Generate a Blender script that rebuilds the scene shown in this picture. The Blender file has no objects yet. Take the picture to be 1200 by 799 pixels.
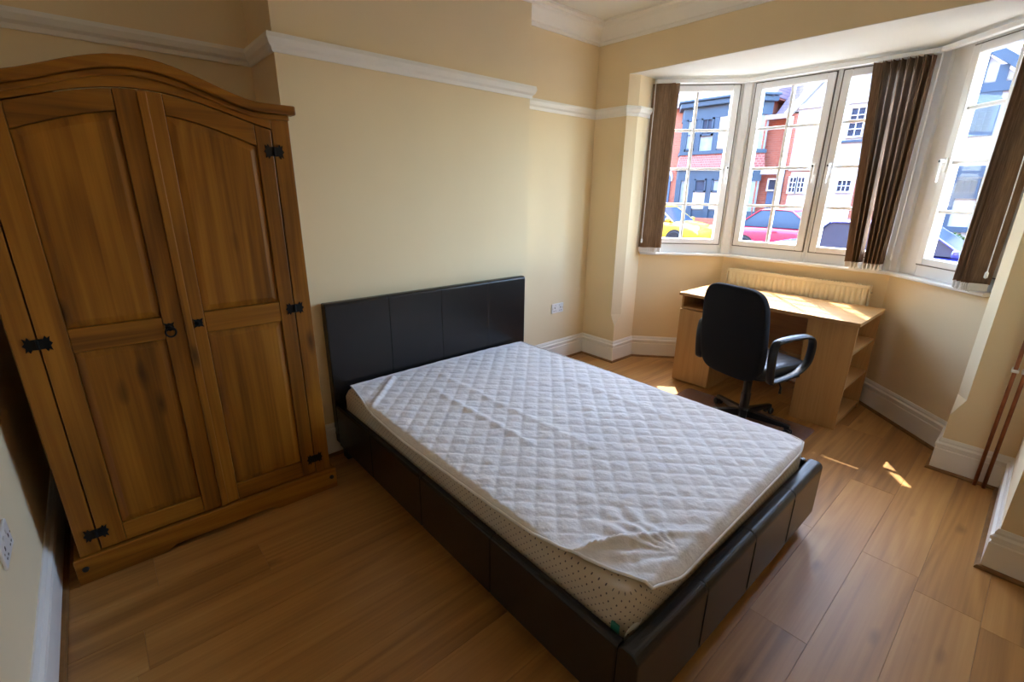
import bpy, bmesh, math, random
from mathutils import Vector, Matrix, noise
random.seed(7)
PI = math.pi
SC = bpy.context.scene
COL = SC.collection

# ------------------------------------------------------------------ camera
YAW, PITCH, ROLL, FPX = 0.7240, 0.3087, 0.0126, 549.64
CAM = Vector((-1.1426, -2.4916, 1.4732))
_f = Vector((math.sin(YAW)*math.cos(PITCH), math.cos(YAW)*math.cos(PITCH), -math.sin(PITCH)))
_r = Vector((math.cos(YAW), -math.sin(YAW), 0)); _u = _r.cross(_f)
_r2 = _r*math.cos(ROLL) + _u*math.sin(ROLL); _u2 = -_r*math.sin(ROLL) + _u*math.cos(ROLL)
cd = bpy.data.cameras.new('camera'); cam = bpy.data.objects.new('camera', cd); COL.objects.link(cam)
cd.sensor_width = 36.0; cd.lens = FPX/1200*36.0; cd.clip_start = 0.02; cd.clip_end = 300
cam.matrix_world = Matrix(((_r2.x, _u2.x, -_f.x, CAM.x), (_r2.y, _u2.y, -_f.y, CAM.y), (_r2.z, _u2.z, -_f.z, CAM.z), (0, 0, 0, 1)))
SC.camera = cam

# ------------------------------------------------------------------ world, sun, exposure
SUN_EL = 56.2
SUN_AZ = (0.775, 0.632)                      # horizontal direction towards the sun
SUN_STRENGTH = 7.6
SKY_STRENGTH = 2.1
EXPOSURE = 1.36
w = bpy.data.worlds.new('world'); SC.world = w; w.use_nodes = True
nt = w.node_tree; nt.nodes.clear()
wo = nt.nodes.new('ShaderNodeOutputWorld'); bg = nt.nodes.new('ShaderNodeBackground')
sky = nt.nodes.new('ShaderNodeTexSky'); sky.sky_type = 'NISHITA'; sky.sun_disc = False
sky.sun_elevation = math.radians(SUN_EL); sky.sun_rotation = math.atan2(SUN_AZ[0], SUN_AZ[1])
sky.air_density = 1.0; sky.dust_density = 1.0; sky.ozone_density = 1.0
nt.links.new(sky.outputs[0], bg.inputs[0])
bg.inputs[1].default_value = SKY_STRENGTH
nt.links.new(bg.outputs[0], wo.inputs[0])
sl = bpy.data.lights.new('sun', 'SUN'); so = bpy.data.objects.new('sun', sl); COL.objects.link(so)
sl.energy = SUN_STRENGTH; sl.angle = 0.0095; sl.color = (1.0, 0.93, 0.82)
_h = math.hypot(*SUN_AZ)
_sd = Vector((SUN_AZ[0]/_h, SUN_AZ[1]/_h, math.tan(math.radians(SUN_EL)))).normalized()
so.rotation_euler = (-_sd).to_track_quat('-Z', 'Y').to_euler()
so.location = (30, 22, 40)
vs = SC.view_settings
vs.view_transform = 'Standard'; vs.look = 'None'; vs.gamma = 1.0; vs.use_curve_mapping = False
vs.exposure = EXPOSURE
cy = SC.cycles
cy.max_bounces = 14; cy.diffuse_bounces = 10; cy.transparent_max_bounces = 24; cy.sample_clamp_indirect = 8.0

# ------------------------------------------------------------------ materials
M = {}
def newmat(name):
    m = bpy.data.materials.new(name); m.use_nodes = True
    n = m.node_tree; b = n.nodes['Principled BSDF']; M[name] = m
    return m, n, b
def N(n, t, **k):
    x = n.nodes.new('ShaderNode'+t)
    for a, v in k.items(): setattr(x, a, v)
    return x
def plain(name, col, rough=.5, spec=.5, metal=0, var=.06, scale=14, bump=0.0, bscale=60, coat=0, sheen=0):
    m, n, b = newmat(name)
    b.inputs['Roughness'].default_value = rough; b.inputs['Metallic'].default_value = metal
    b.inputs['Specular IOR Level'].default_value = spec
    b.inputs['Coat Weight'].default_value = coat; b.inputs['Sheen Weight'].default_value = sheen
    t = N(n, 'TexCoord'); ns = N(n, 'TexNoise'); ns.inputs['Scale'].default_value = scale; ns.inputs['Detail'].default_value = 4
    n.links.new(t.outputs['Object'], ns.inputs['Vector'])
    r = N(n, 'ValToRGB'); a = 1-var; c = 1+var
    r.color_ramp.elements[0].position = .3; r.color_ramp.elements[1].position = .7
    r.color_ramp.elements[0].color = (col[0]*a, col[1]*a, col[2]*a, 1)
    r.color_ramp.elements[1].color = (min(1, col[0]*c), min(1, col[1]*c), min(1, col[2]*c), 1)
    n.links.new(ns.outputs['Fac'], r.inputs[0]); n.links.new(r.outputs[0], b.inputs['Base Color'])
    if bump:
        n2 = N(n, 'TexNoise'); n2.inputs['Scale'].default_value = bscale; n2.inputs['Detail'].default_value = 5
        n.links.new(t.outputs['Object'], n2.inputs['Vector'])
        bp = N(n, 'Bump'); bp.inputs['Strength'].default_value = bump; bp.inputs['Distance'].default_value = .004
        n.links.new(n2.outputs['Fac'], bp.inputs['Height']); n.links.new(bp.outputs[0], b.inputs['Normal'])
    return m
def wood(name, dark, mid, light, axis, rough=.4, knots=0.0, fine=1.0, spread=1.0, bump=.06, coat=0.0, plankvar=.0, spec=.5):
    m, n, b = newmat(name)
    b.inputs['Roughness'].default_value = rough; b.inputs['Coat Weight'].default_value = coat
    b.inputs['Coat Roughness'].default_value = .25; b.inputs['Specular IOR Level'].default_value = spec
    t = N(n, 'TexCoord'); oi = N(n, 'ObjectInfo')
    ml = N(n, 'VectorMath', operation='SCALE'); cx = N(n, 'CombineXYZ')
    for i, k in enumerate((17.3, 9.1, 23.7)):
        mm = N(n, 'Math', operation='MULTIPLY'); mm.inputs[1].default_value = k
        n.links.new(oi.outputs['Random'], mm.inputs[0]); n.links.new(mm.outputs[0], cx.inputs[i])
    ad = N(n, 'VectorMath', operation='ADD'); n.links.new(t.outputs['Object'], ad.inputs[0]); n.links.new(cx.outputs[0], ad.inputs[1])
    def mapped(across, along):
        mp = N(n, 'Mapping'); s = [across]*3; s['xyz'.index(axis)] = along
        mp.inputs['Scale'].default_value = s; n.links.new(ad.outputs[0], mp.inputs['Vector']); return mp
    # broad figure
    m1 = mapped(7*fine, .55*fine); n1 = N(n, 'TexNoise'); n1.inputs['Scale'].default_value = 1.0; n1.inputs['Detail'].default_value = 3; n1.inputs['Distortion'].default_value = .8
    n.links.new(m1.outputs[0], n1.inputs['Vector'])
    # fine fibre
    m2 = mapped(95*fine, 2.2*fine); n2 = N(n, 'TexNoise'); n2.inputs['Scale'].default_value = 1.0; n2.inputs['Detail'].default_value = 4
    n.links.new(m2.outputs[0], n2.inputs['Vector'])
    # growth rings from banded broad noise
    m3 = mapped(4.2*fine, .35*fine); n3 = N(n, 'TexNoise'); n3.inputs['Scale'].default_value = 1.0; n3.inputs['Detail'].default_value = 1.5; n3.inputs['Distortion'].default_value = .4
    n.links.new(m3.outputs[0], n3.inputs['Vector'])
    rg = N(n, 'Math', operation='MULTIPLY'); rg.inputs[1].default_value = 70.0; n.links.new(n3.outputs['Fac'], rg.inputs[0])
    sn = N(n, 'Math', operation='SINE'); n.links.new(rg.outputs[0], sn.inputs[0])
    s1 = N(n, 'Math', operation='MULTIPLY'); s1.inputs[1].default_value = .07*spread; n.links.new(sn.outputs[0], s1.inputs[0])
    s2 = N(n, 'Math', operation='MULTIPLY_ADD'); s2.inputs[1].default_value = .45*spread; n.links.new(n2.outputs['Fac'], s2.inputs[0]); n.links.new(s1.outputs[0], s2.inputs[2])
    s3 = N(n, 'Math', operation='MULTIPLY_ADD'); s3.inputs[1].default_value = .75*spread; n.links.new(n1.outputs['Fac'], s3.inputs[0]); n.links.new(s2.outputs[0], s3.inputs[2])
    s4 = N(n, 'Math', operation='ADD'); s4.inputs[1].default_value = .5-.6*spread; n.links.new(s3.outputs[0], s4.inputs[0])
    last = s4
    if knots > .8 and axis == 'z':
        sx_ = N(n, 'SeparateXYZ'); n.links.new(ad.outputs[0], sx_.inputs[0])
        dv = N(n, 'Math', operation='DIVIDE'); dv.inputs[1].default_value = .068; n.links.new(sx_.outputs[0], dv.inputs[0])
        fl_ = N(n, 'Math', operation='FLOOR'); n.links.new(dv.outputs[0], fl_.inputs[0])
        wn = N(n, 'TexWhiteNoise', noise_dimensions='1D'); n.links.new(fl_.outputs[0], wn.inputs['W'])
        sc2 = N(n, 'Math', operation='MULTIPLY_ADD'); sc2.inputs[1].default_value = .20; n.links.new(wn.outputs['Value'], sc2.inputs[0]); n.links.new(s4.outputs[0], sc2.inputs[2])
        sb2 = N(n, 'Math', operation='ADD'); sb2.inputs[1].default_value = -.10; n.links.new(sc2.outputs[0], sb2.inputs[0]); last = sb2
    if plankvar:
        s5 = N(n, 'Math', operation='MULTIPLY_ADD'); s5.inputs[1].default_value = plankvar; n.links.new(oi.outputs['Random'], s5.inputs[0])
        n.links.new(s4.outputs[0], s5.inputs[2]); s6 = N(n, 'Math', operation='ADD'); s6.inputs[1].default_value = -plankvar/2
        n.links.new(s5.outputs[0], s6.inputs[0]); last = s6
    r = N(n, 'ValToRGB'); el = r.color_ramp.elements
    el[0].position = .22; el[0].color = (*dark, 1); el[1].position = .80; el[1].color = (*light, 1)
    x = el.new(.5); x.color = (*mid, 1)
    n.links.new(last.outputs[0], r.inputs[0])
    out = r.outputs[0]
    if knots:
        mk = mapped(7.0, 2.5); v = N(n, 'TexVoronoi'); v.inputs['Scale'].default_value = 1.0; v.inputs['Randomness'].default_value = 1.0
        n4 = N(n, 'TexNoise'); n4.inputs['Scale'].default_value = 3.0
        n.links.new(mk.outputs[0], n4.inputs['Vector'])
        mx = N(n, 'VectorMath', operation='MULTIPLY_ADD'); mx.inputs[1].default_value = (.12, .12, .12)
        n.links.new(n4.outputs['Color'], mx.inputs[0]); n.links.new(mk.outputs[0], mx.inputs[2])
        n.links.new(mx.outputs[0], v.inputs['Vector'])
        kr = N(n, 'ValToRGB'); kr.color_ramp.elements[0].position = .03; kr.color_ramp.elements[0].color = (1, 1, 1, 1)
        kr.color_ramp.elements[1].position = .17; kr.color_ramp.elements[1].color = (0, 0, 0, 1)
        n.links.new(v.outputs['Distance'], kr.inputs[0])
        km = N(n, 'Math', operation='MULTIPLY'); km.inputs[1].default_value = knots; n.links.new(kr.outputs[0], km.inputs[0])
        mi = N(n, 'MixRGB'); mi.inputs['Color2'].default_value = (dark[0]*.35, dark[1]*.28, dark[2]*.25, 1)
        n.links.new(km.outputs[0], mi.inputs['Fac']); n.links.new(out, mi.inputs['Color1']); out = mi.outputs[0]
    n.links.new(out, b.inputs['Base Color'])
    bp = N(n, 'Bump'); bp.inputs['Strength'].default_value = bump; bp.inputs['Distance'].default_value = .002
    n.links.new(n2.outputs['Fac'], bp.inputs['Height']); n.links.new(bp.outputs[0], b.inputs['Normal'])
    return m
plain('wall_paint', (.85, .705, .465), .75, .3, var=.02, scale=2.5, bump=.05, bscale=120)
plain('ceiling_paint', (.76, .75, .685), .8, .3, var=.02, scale=3)
plain('trim_white', (.88, .865, .82), .35, .5, var=.02, scale=5)
plain('upvc', (.86, .87, .87), .28, .5, var=.015, scale=4)
plain('sill_white', (.86, .86, .85), .3, .5, var=.015, scale=4)
plain('socket_white', (.80, .80, .80), .3, .5, var=.01)
plain('gasket_grey', (.14, .13, .125), .7)
plain('chrome', (.75, .75, .76), .2, .5, metal=1, var=.02)
plain('black_iron', (.008, .008, .009), .6, .2, var=.15, bump=.2, bscale=200)
plain('leather', (.012, .010, .0098), .27, .5, var=.12, scale=40, bump=.22, bscale=260)
plain('fabric_black', (.012, .0125, .016), .95, .2, var=.2, scale=300, bump=.2, bscale=500, sheen=.05)
plain('plastic_black', (.012, .012, .013), .36, .5, var=.08, scale=60, bump=.05, bscale=300)
plain('seat_leather', (.02, .022, .026), .30, .5, var=.1, scale=40, bump=.1, bscale=220)
plain('radiator_enamel', (.82, .72, .50), .3, .5, var=.02)
plain('copper_pipe', (.36, .13, .06), .38, .5, metal=.6, var=.25, scale=22, bump=.05)
plain('pipe_clip', (.78, .77, .74), .4, .5)
plain('wood_base', (.30, .18, .08), .7, .3)
plain('beading_oak', (.24, .12, .04), .45, .5, var=.2, scale=20)
plain('quilt', (.88, .88, .90), .85, .25, var=.02, scale=30, bump=.6, bscale=60, sheen=.1)
plain('quilt_edge', (.90, .90, .91), .7, .3, var=.02)
plain('tag_white', (.80, .80, .80), .6)
plain('tag_green', (.02, .22, .18), .6)
plain('blind_weight', (.80, .79, .76), .35)
plain('tarmac', (.060, .060, .064), .9, .2, var=.15, scale=5)
plain('paving', (.15, .145, .135), .9, .2, var=.1, scale=3)
plain('render_white', (.38, .38, .375), .85, .2, var=.03, scale=1.5)
plain('timber_blue', (.030, .055, .085), .6, .4, var=.1, scale=3)
plain('paint_white', (.44, .44, .44), .5, .4)
plain('house_glass', (.035, .05, .075), .22, .12, var=.3, scale=2)
plain('net_curtain', (.24, .28, .31), .8, .2, var=.12, scale=6)
plain('door_blue', (.05, .10, .18), .5)
plain('leaf', (.06, .17, .03), .7, var=.35, scale=30)
plain('car_yellow', (.78, .50, .03), .25, .5, var=.01, coat=.6)
plain('car_red', (.62, .03, .07), .25, .5, var=.01, coat=.6)
plain('car_blue', (.045, .06, .36), .22, .5, var=.01, coat=.7)
plain('car_glass', (.03, .05, .08), .10, .35, var=.05)
plain('tyre', (.02, .02, .022), .8)
plain('rim', (.60, .61, .62), .35)
plain('lamp_lens', (.65, .65, .66), .15)
plain('tail_lens', (.40, .02, .02), .2)
plain('brass_stud', (.02, .018, .016), .4)
# wood kinds
_d, _m, _l = (.15, .052, .005), (.29, .112, .0105), (.42, .18, .020)
for ax in 'xyz': wood('pine_'+ax, _d, _m, _l, ax, rough=.38, knots=.85, spread=1.15, spec=.4)
_d, _m, _l = (.40, .215, .075), (.52, .295, .112), (.60, .36, .15)
for ax in 'xyz': wood('beech_'+ax, _d, _m, _l, ax, rough=.42, fine=1.5, spread=.8, spec=.4)
wood('laminate', (.29, .132, .032), (.46, .228, .062), (.58, .322, .104), 'x', rough=.42, knots=.5, fine=.8, spread=1.0, plankvar=.20, bump=.05, spec=.8)

def mat_glass():
    m, n, b = newmat('glass'); n.nodes.remove(b)
    o = n.nodes['Material Output']; tr = N(n, 'BsdfTransparent'); gl = N(n, 'BsdfGlossy'); lw = N(n, 'LayerWeight'); mx = N(n, 'MixShader')
    tr.inputs[0].default_value = (.95, .97, .97, 1); gl.inputs['Roughness'].default_value = .01; lw.inputs['Blend'].default_value = .5
    pw = N(n, 'Math', operation='POWER'); pw.inputs[1].default_value = 5.0; sc_ = N(n, 'Math', operation='MULTIPLY_ADD'); sc_.inputs[1].default_value = .6; sc_.inputs[2].default_value = .006
    n.links.new(lw.outputs['Facing'], pw.inputs[0]); n.links.new(pw.outputs[0], sc_.inputs[0]); n.links.new(sc_.outputs[0], mx.inputs[0]); n.links.new(tr.outputs[0], mx.inputs[1]); n.links.new(gl.outputs[0], mx.inputs[2]); n.links.new(mx.outputs[0], o.inputs[0])
mat_glass()
def mat_mat():
    m, n, b = newmat('vinyl_mat')
    o = n.nodes['Material Output']; tr = N(n, 'BsdfTransparent'); mx = N(n, 'MixShader')
    b.inputs['Base Color'].default_value = (.34, .26, .27, 1); b.inputs['Roughness'].default_value = .28
    tr.inputs[0].default_value = (.95, .90, .92, 1); mx.inputs[0].default_value = .30
    n.links.new(tr.outputs[0], mx.inputs[1]); n.links.new(b.outputs[0], mx.inputs[2]); n.links.new(mx.outputs[0], o.inputs[0])
mat_mat()
def mat_blind(name, col):
    m, n, b = newmat(name)
    o = n.nodes['Material Output']; tl = N(n, 'BsdfTranslucent'); mx = N(n, 'MixShader'); mx.inputs[0].default_value = .18
    t = N(n, 'TexCoord'); mp = N(n, 'Mapping'); mp.inputs['Scale'].default_value = (160, 160, 12); ns = N(n, 'TexNoise'); ns.inputs['Scale'].default_value = 1
    r = N(n, 'ValToRGB'); r.color_ramp.elements[0].position = .3; r.color_ramp.elements[1].position = .7
    r.color_ramp.elements[0].color = (col[0]*.8, col[1]*.8, col[2]*.8, 1); r.color_ramp.elements[1].color = (col[0]*1.2, col[1]*1.2, col[2]*1.2, 1)
    n.links.new(t.outputs['Object'], mp.inputs[0]); n.links.new(mp.outputs[0], ns.inputs['Vector']); n.links.new(ns.outputs['Fac'], r.inputs[0])
    n.links.new(r.outputs[0], b.inputs['Base Color']); n.links.new(r.outputs[0], tl.inputs[0]); b.inputs['Roughness'].default_value = .9; b.inputs['Specular IOR Level'].default_value = .08
    n.links.new(b.outputs[0], mx.inputs[1]); n.links.new(tl.outputs[0], mx.inputs[2]); n.links.new(mx.outputs[0], o.inputs[0])
mat_blind('blind_fabric', (.28, .185, .120))
def mat_dots():
    m, n, b = newmat('ticking'); b.inputs['Roughness'].default_value = .85
    uv = N(n, 'UVMap'); sx = N(n, 'SeparateXYZ'); n.links.new(uv.outputs[0], sx.inputs[0])
    def mth(op, a, c=None, k=None):
        x = N(n, 'Math', operation=op)
        if isinstance(a, (int, float)): x.inputs[0].default_value = a
        else: n.links.new(a, x.inputs[0])
        if c is not None: n.links.new(c, x.inputs[1])
        if k is not None: x.inputs[1].default_value = k
        return x.outputs[0]
    S = .026
    v = mth('DIVIDE', sx.outputs[1], k=S*.5); row = mth('FLOOR', v); fv = mth('SUBTRACT', mth('FRACT', v), k=.5)
    u = mth('DIVIDE', sx.outputs[0], k=S); par = mth('MULTIPLY', mth('MODULO', row, k=2.0), k=.5)
    fu = mth('SUBTRACT', mth('FRACT', mth('ADD', u, par)), k=.5)
    dd = mth('ADD', mth('MULTIPLY', fu, fu), mth('MULTIPLY', mth('MULTIPLY', fv, fv), k=.25))
    hit = mth('LESS_THAN', dd, k=.0095)
    mi = N(n, 'MixRGB'); mi.inputs['Color1'].default_value = (.56, .50, .405, 1); mi.inputs['Color2'].default_value = (.10, .085, .10, 1)
    n.links.new(hit, mi.inputs['Fac']); n.links.new(mi.outputs[0], b.inputs['Base Color'])
mat_dots()
def mat_brick(name, c1, c2, mortar, sc, tile=False):
    m, n, b = newmat(name); b.inputs['Roughness'].default_value = .85
    t = N(n, 'TexCoord'); s = N(n, 'SeparateXYZ'); c = N(n, 'CombineXYZ'); br = N(n, 'TexBrick')
    n.links.new(t.outputs['Object'], s.inputs[0]); n.links.new(s.outputs[1], c.inputs[0]); n.links.new(s.outputs[2], c.inputs[1]); n.links.new(c.outputs[0], br.inputs['Vector'])
    br.inputs['Color1'].default_value = (*c1, 1); br.inputs['Color2'].default_value = (*c2, 1); br.inputs['Mortar'].default_value = (*mortar, 1)
    br.inputs['Scale'].default_value = sc; br.inputs['Mortar Size'].default_value = .012 if not tile else .03
    br.inputs['Brick Width'].default_value = .5 if not tile else .35; br.inputs['Row Height'].default_value = .17 if not tile else .3
    n.links.new(br.outputs['Color'], b.inputs['Base Color'])
mat_brick('brick_red', (.37, .115, .062), (.29, .085, .048), (.30, .19, .14), 2.2)
mat_brick('roof_tile', (.20, .14, .19), (.15, .11, .15), (.09, .07, .09), 2.6, True)
mat_brick('hung_tile', (.30, .085, .070), (.19, .05, .045), (.36, .19, .15), 3.4, True)

# ------------------------------------------------------------------ mesh builder
def rootloc(p):
    v = Vector((0, 0, 0))
    while p is not None:
        v += p.location; p = p.parent
    return v
class MB:
    def __init__(s, T=None): s.v = []; s.f = []; s.T = T; s.uv = None
    def add(s, vs, fs):
        o = len(s.v); s.v += [Vector(s.T(*p)) if s.T else Vector(p) for p in vs]; s.f += [tuple(i+o for i in f) for f in fs]; return s
    def box(s, x0, x1, y0, y1, z0, z1):
        return s.add([(x0,y0,z0),(x1,y0,z0),(x1,y1,z0),(x0,y1,z0),(x0,y0,z1),(x1,y0,z1),(x1,y1,z1),(x0,y1,z1)],
                     [(0,3,2,1),(4,5,6,7),(0,1,5,4),(1,2,6,5),(2,3,7,6),(3,0,4,7)])
    def prism(s, poly, ax, a, b):
        n = len(poly)
        def mk(p, q): return {'z': (p[0], p[1], q), 'y': (p[0], q, p[1]), 'x': (q, p[0], p[1])}[ax]
        return s.add([mk(p, a) for p in poly]+[mk(p, b) for p in poly],
                     [tuple(range(n))[::-1], tuple(range(n, 2*n))]+[(i, (i+1) % n, n+(i+1) % n, n+i) for i in range(n)])
    def loft(s, rings, cap=True, closed=True):
        n = len(rings[0]); vs = [p for r in rings for p in r]; fs = []
        for k in range(len(rings)-1):
            for i in range(n if closed else n-1):
                j = (i+1) % n; fs.append((k*n+i, k*n+j, (k+1)*n+j, (k+1)*n+i))
        if cap: fs.append(tuple(range(n))[::-1]); fs.append(tuple((len(rings)-1)*n+i for i in range(n)))
        return s.add(vs, fs)
    def tube(s, path, r, seg=8, closed=False, flat=None):
        P = [Vector(p) for p in path]; n = len(P); rings = []
        prev = None
        for i in range(n):
            a = P[i-1] if (i > 0 or closed) else P[i]; b = P[(i+1) % n] if (i < n-1 or closed) else P[i]
            d = (b-a).normalized()
            if prev is None:
                up = Vector((0, 0, 1)) if abs(d.z) < .9 else Vector((1, 0, 0))
                x = d.cross(up).normalized()
            else: x = (prev-d*prev.dot(d)).normalized()
            prev = x; y = d.cross(x)
            rr = r[i] if isinstance(r, (list, tuple)) else r
            ra, rb = (rr, rr) if flat is None else flat
            rings.append([tuple(P[i]+x*(ra*math.cos(2*PI*k/seg+PI/seg))+y*(rb*math.sin(2*PI*k/seg+PI/seg))) for k in range(seg)])
        if closed: rings.append(rings[0]); return s.loft(rings, cap=False)
        return s.loft(rings)
    def lathe(s, prof, seg=20, c=(0, 0, 0), ax='z'):
        rings = []
        for r, h in prof:
            ring = []
            for k in range(seg):
                a = 2*PI*k/seg; u, v = r*math.cos(a), r*math.sin(a)
                ring.append({'z': (c[0]+u, c[1]+v, c[2]+h), 'y': (c[0]+u, c[1]+h, c[2]+v), 'x': (c[0]+h, c[1]+u, c[2]+v)}[ax])
            rings.append(ring)
        return s.loft(rings)
    def sellip(s, c, r, e1=.3, e2=.3, nu=28, nv=16, post=None):
        def sg(x, e): return math.copysign(abs(x)**e, x)
        rings = []
        for i in range(nv+1):
            ph = -PI/2+PI*i/nv; cp = max(1e-3, abs(math.cos(ph)))
            ring = []
            for k in range(nu):
                th = 2*PI*k/nu
                p = (c[0]+r[0]*sg(cp, e1)*sg(math.cos(th), e2), c[1]+r[1]*sg(cp, e1)*sg(math.sin(th), e2), c[2]+r[2]*sg(math.sin(ph), e1))
                ring.append(post(*p) if post else p)
            rings.append(ring)
        return s.loft(rings)
    def grid(s, nu, nv, fn):
        vs = [fn(i/nu, j/nv) for j in range(nv+1) for i in range(nu+1)]
        fs = [(j*(nu+1)+i, j*(nu+1)+i+1, (j+1)*(nu+1)+i+1, (j+1)*(nu+1)+i) for j in range(nv) for i in range(nu)]
        return s.add(vs, fs)
    def sweep(s, path, prof, pre=None, post=None):
        # profile (offset to the left of travel, z) swept along a plan polyline with mitred corners
        P = [Vector((p[0], p[1])) for p in path]; ext = ([Vector(pre)] if pre else [])+P+([Vector(post)] if post else [])
        off = 1 if pre else 0; rings = []
        for i in range(len(P)):
            k = i+off
            a = ext[k]-ext[k-1] if k > 0 else None; b = ext[k+1]-ext[k] if k < len(ext)-1 else None
            if a is None: a = b
            if b is None: b = a
            na = Vector((-a.y, a.x)).normalized(); nb = Vector((-b.y, b.x)).normalized()
            m = (na+nb)/(1+na.dot(nb))
            rings.append([(P[i].x+m.x*o, P[i].y+m.y*o, z) for o, z in prof])
        return s.loft(rings)
    def build(s, name, mat, parent=None, bevel=0, smooth=False, seg=2, local=False, recalc=True):
        me = bpy.data.meshes.new(name)
        sh = Vector((0, 0, 0)) if local else rootloc(parent)
        me.from_pydata([tuple(v-sh) for v in s.v], [], s.f)
        if recalc:
            bm = bmesh.new(); bm.from_mesh(me); bmesh.ops.recalc_face_normals(bm, faces=bm.faces); bm.to_mesh(me); bm.free()
        me.materials.append(M[mat])
        if smooth:
            for p in me.polygons: p.use_smooth = True
        o = bpy.data.objects.new(name, me); COL.objects.link(o); o.parent = parent
        if bevel:
            b = o.modifiers.new('bevel', 'BEVEL'); b.width = bevel; b.segments = seg; b.limit_method = 'ANGLE'; b.angle_limit = math.radians(40)
        return o
def tag(o, label, cat, group=None):
    o['label'] = label; o['category'] = cat
    if group: o['group'] = group
    return o
def struct(o, label=None, cat=None):
    o['kind'] = 'structure'
    if label: o['label'] = label
    if cat: o['category'] = cat
    return o
def thing(name, loc, label=None, cat=None, group=None, rz=0):
    o = bpy.data.objects.new(name, None); COL.objects.link(o); o.location = loc; o.rotation_euler = (0, 0, rz); o.empty_display_size = .1
    if label: tag(o, label, cat, group)
    return o
def copy_tree(o, parent=None):
    c = o.copy(); COL.objects.link(c); c.parent = parent
    for ch in list(o.children): copy_tree(ch, c)
    return c

# ------------------------------------------------------------------ room plan
XL, XR = -1.50, 2.215          # left wall, bay wall
YB, YBL = 0.29, 0.385          # alcove backs (right, left)
XB0, XB1 = -.3746, 1.189       # chimney breast
YN, XN = -2.62, 1.40           # return wall
YREAR = -3.9
ZC, ZH, ZS = 2.71, 2.346, .955 # ceiling, bay soffit, below the sill
A = (2.50, -.07); B = (2.98, -.61); B2 = (2.98, -1.79); A2 = (2.47, -2.335)
RL, RR = -.07, -2.335          # reveals

# floor with separate laminate planks
fl = struct(MB().box(-1.75, 3.25, -4.1, .6, -.09, -.014).build('floor', 'wood_base'), 'oak-look laminate plank floor of the bedroom', 'floor')
PW, PL = .193, 1.285
ends = {0: .44, -1: 1.115, 8: -.855}
def plank_mesh(x0, x1, yy0, yy1):
    g = .0003; b = .0006
    r = lambda d, z: [(x0+g+d, yy0+g+d, z), (x1-g-d, yy0+g+d, z), (x1-g-d, yy1-g-d, z), (x0+g+d, yy1-g-d, z)]
    return MB().loft([r(0, -.0135), r(0, -b), r(b, 0)])
for k in range(-9, 14):
    y0 = -2.255+k*PW; y1 = y0+PW
    if y0 > .5: break
    x0 = -1.6; x1 = 3.1 if (y0 > -2.45 and y1 < .1) else 2.3
    e0 = ends.get(k, -.2+((k*0.4321*PL*2.37) % PL))
    cuts = sorted(e0+j*PL for j in range(-4, 5) if x0+.05 < e0+j*PL < x1-.05)
    xs = [x0]+cuts+[x1]
    for i in range(len(xs)-1): plank_mesh(xs[i], xs[i+1], y0, y1).build('plank', 'laminate', fl)

# ceilings
struct(MB().box(-1.75, 2.55, -4.1, .6, ZC, ZC+.12).build('ceiling', 'ceiling_paint'), 'off-white bedroom ceiling', 'ceiling')
struct(MB().prism([(XR+.002, .1), (XR+.002, -2.5), (2.50, -2.46), (3.055, -1.84), (3.055, -.56), (2.54, .06)], 'z', ZH, ZH+.12).build('ceiling_bay', 'ceiling_paint'), 'white soffit over the bay window', 'ceiling')
# walls
struct(MB().box(XL-.2, XL, -4.1, .6, 0, ZC).build('wall_left', 'wall_paint'), 'cream wall with a socket beside the wardrobe', 'wall')
struct(MB().box(XL, XB0, YBL, YBL+.2, 0, ZC).build('wall_back_left', 'wall_paint'), 'cream alcove wall behind the wardrobe', 'wall')
struct(MB().box(XB0, XB1, 0, .6, 0, ZC).build('wall_back_breast', 'wall_paint'), 'cream chimney breast wall behind the headboard', 'wall')
struct(MB().box(XB1, 2.6, YB, YB+.3, 0, ZC).build('wall_back_right', 'wall_paint'), 'cream alcove wall between chimney breast and bay', 'wall')
def pier(sq, ch, z0, zt, zb):
    return [[(x, y, 0) for x, y in sq], [(x, y, z0) for x, y in sq], [(x, y, zt) for x, y in ch], [(x, y, zb) for x, y in ch]]
mb = MB()
sq = [(XR, YB), (XR, RL+.001), (XR+.001, RL), (2.50, RL), (2.66, .12), (2.66, YB)]
ch = [(XR, YB), (XR, RL+.045), (XR+.085, RL), (2.50, RL), (2.66, .12), (2.66, YB)]
mb.loft(pier(sq, ch, .335, .435, ZH+.003))
sq = [(XR, YN-.2), (2.66, YN-.2), (2.66, -2.53), (A2[0], RR), (XR+.001, RR), (XR, RR-.001)]
ch = [(XR, YN-.2), (2.66, YN-.2), (2.66, -2.53), (A2[0], RR), (XR+.085, RR), (XR, RR-.045)]
mb.loft(pier(sq, ch, .335, .435, ZH+.003))
mb.box(XR, 2.55, YN-.2, YB, ZH+.003, ZC)
struct(mb.build('wall_right', 'wall_paint'), 'cream bay wall with chamfered piers either side of the window', 'wall')
struct(MB().box(XN, 2.66, YREAR-.2, YN, 0, ZC).build('wall_right_return', 'wall_paint'), 'cream return wall at the right edge', 'wall')
struct(MB().box(XL-.2, XN+.2, YREAR-.2, YREAR, 0, ZC).build('wall_rear', 'wall_paint'), 'cream wall behind the camera', 'wall')
hs = MB(); hs.box(-9, 2.50, -30, 30, ZC+.13, 7.6); hs.box(-9, 2.50, -30, -4.15, -.42, ZC+.12); hs.box(-9, 2.50, .62, 30, -.42, ZC+.12); hs.prism([(-9, 7.6), (2.9, 7.6), (-3.2, 10.5)], 'y', -30, 30)
struct(hs.build('wall_house_shell', 'brick_red'), 'brick terrace the bedroom belongs to', 'building')
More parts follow.
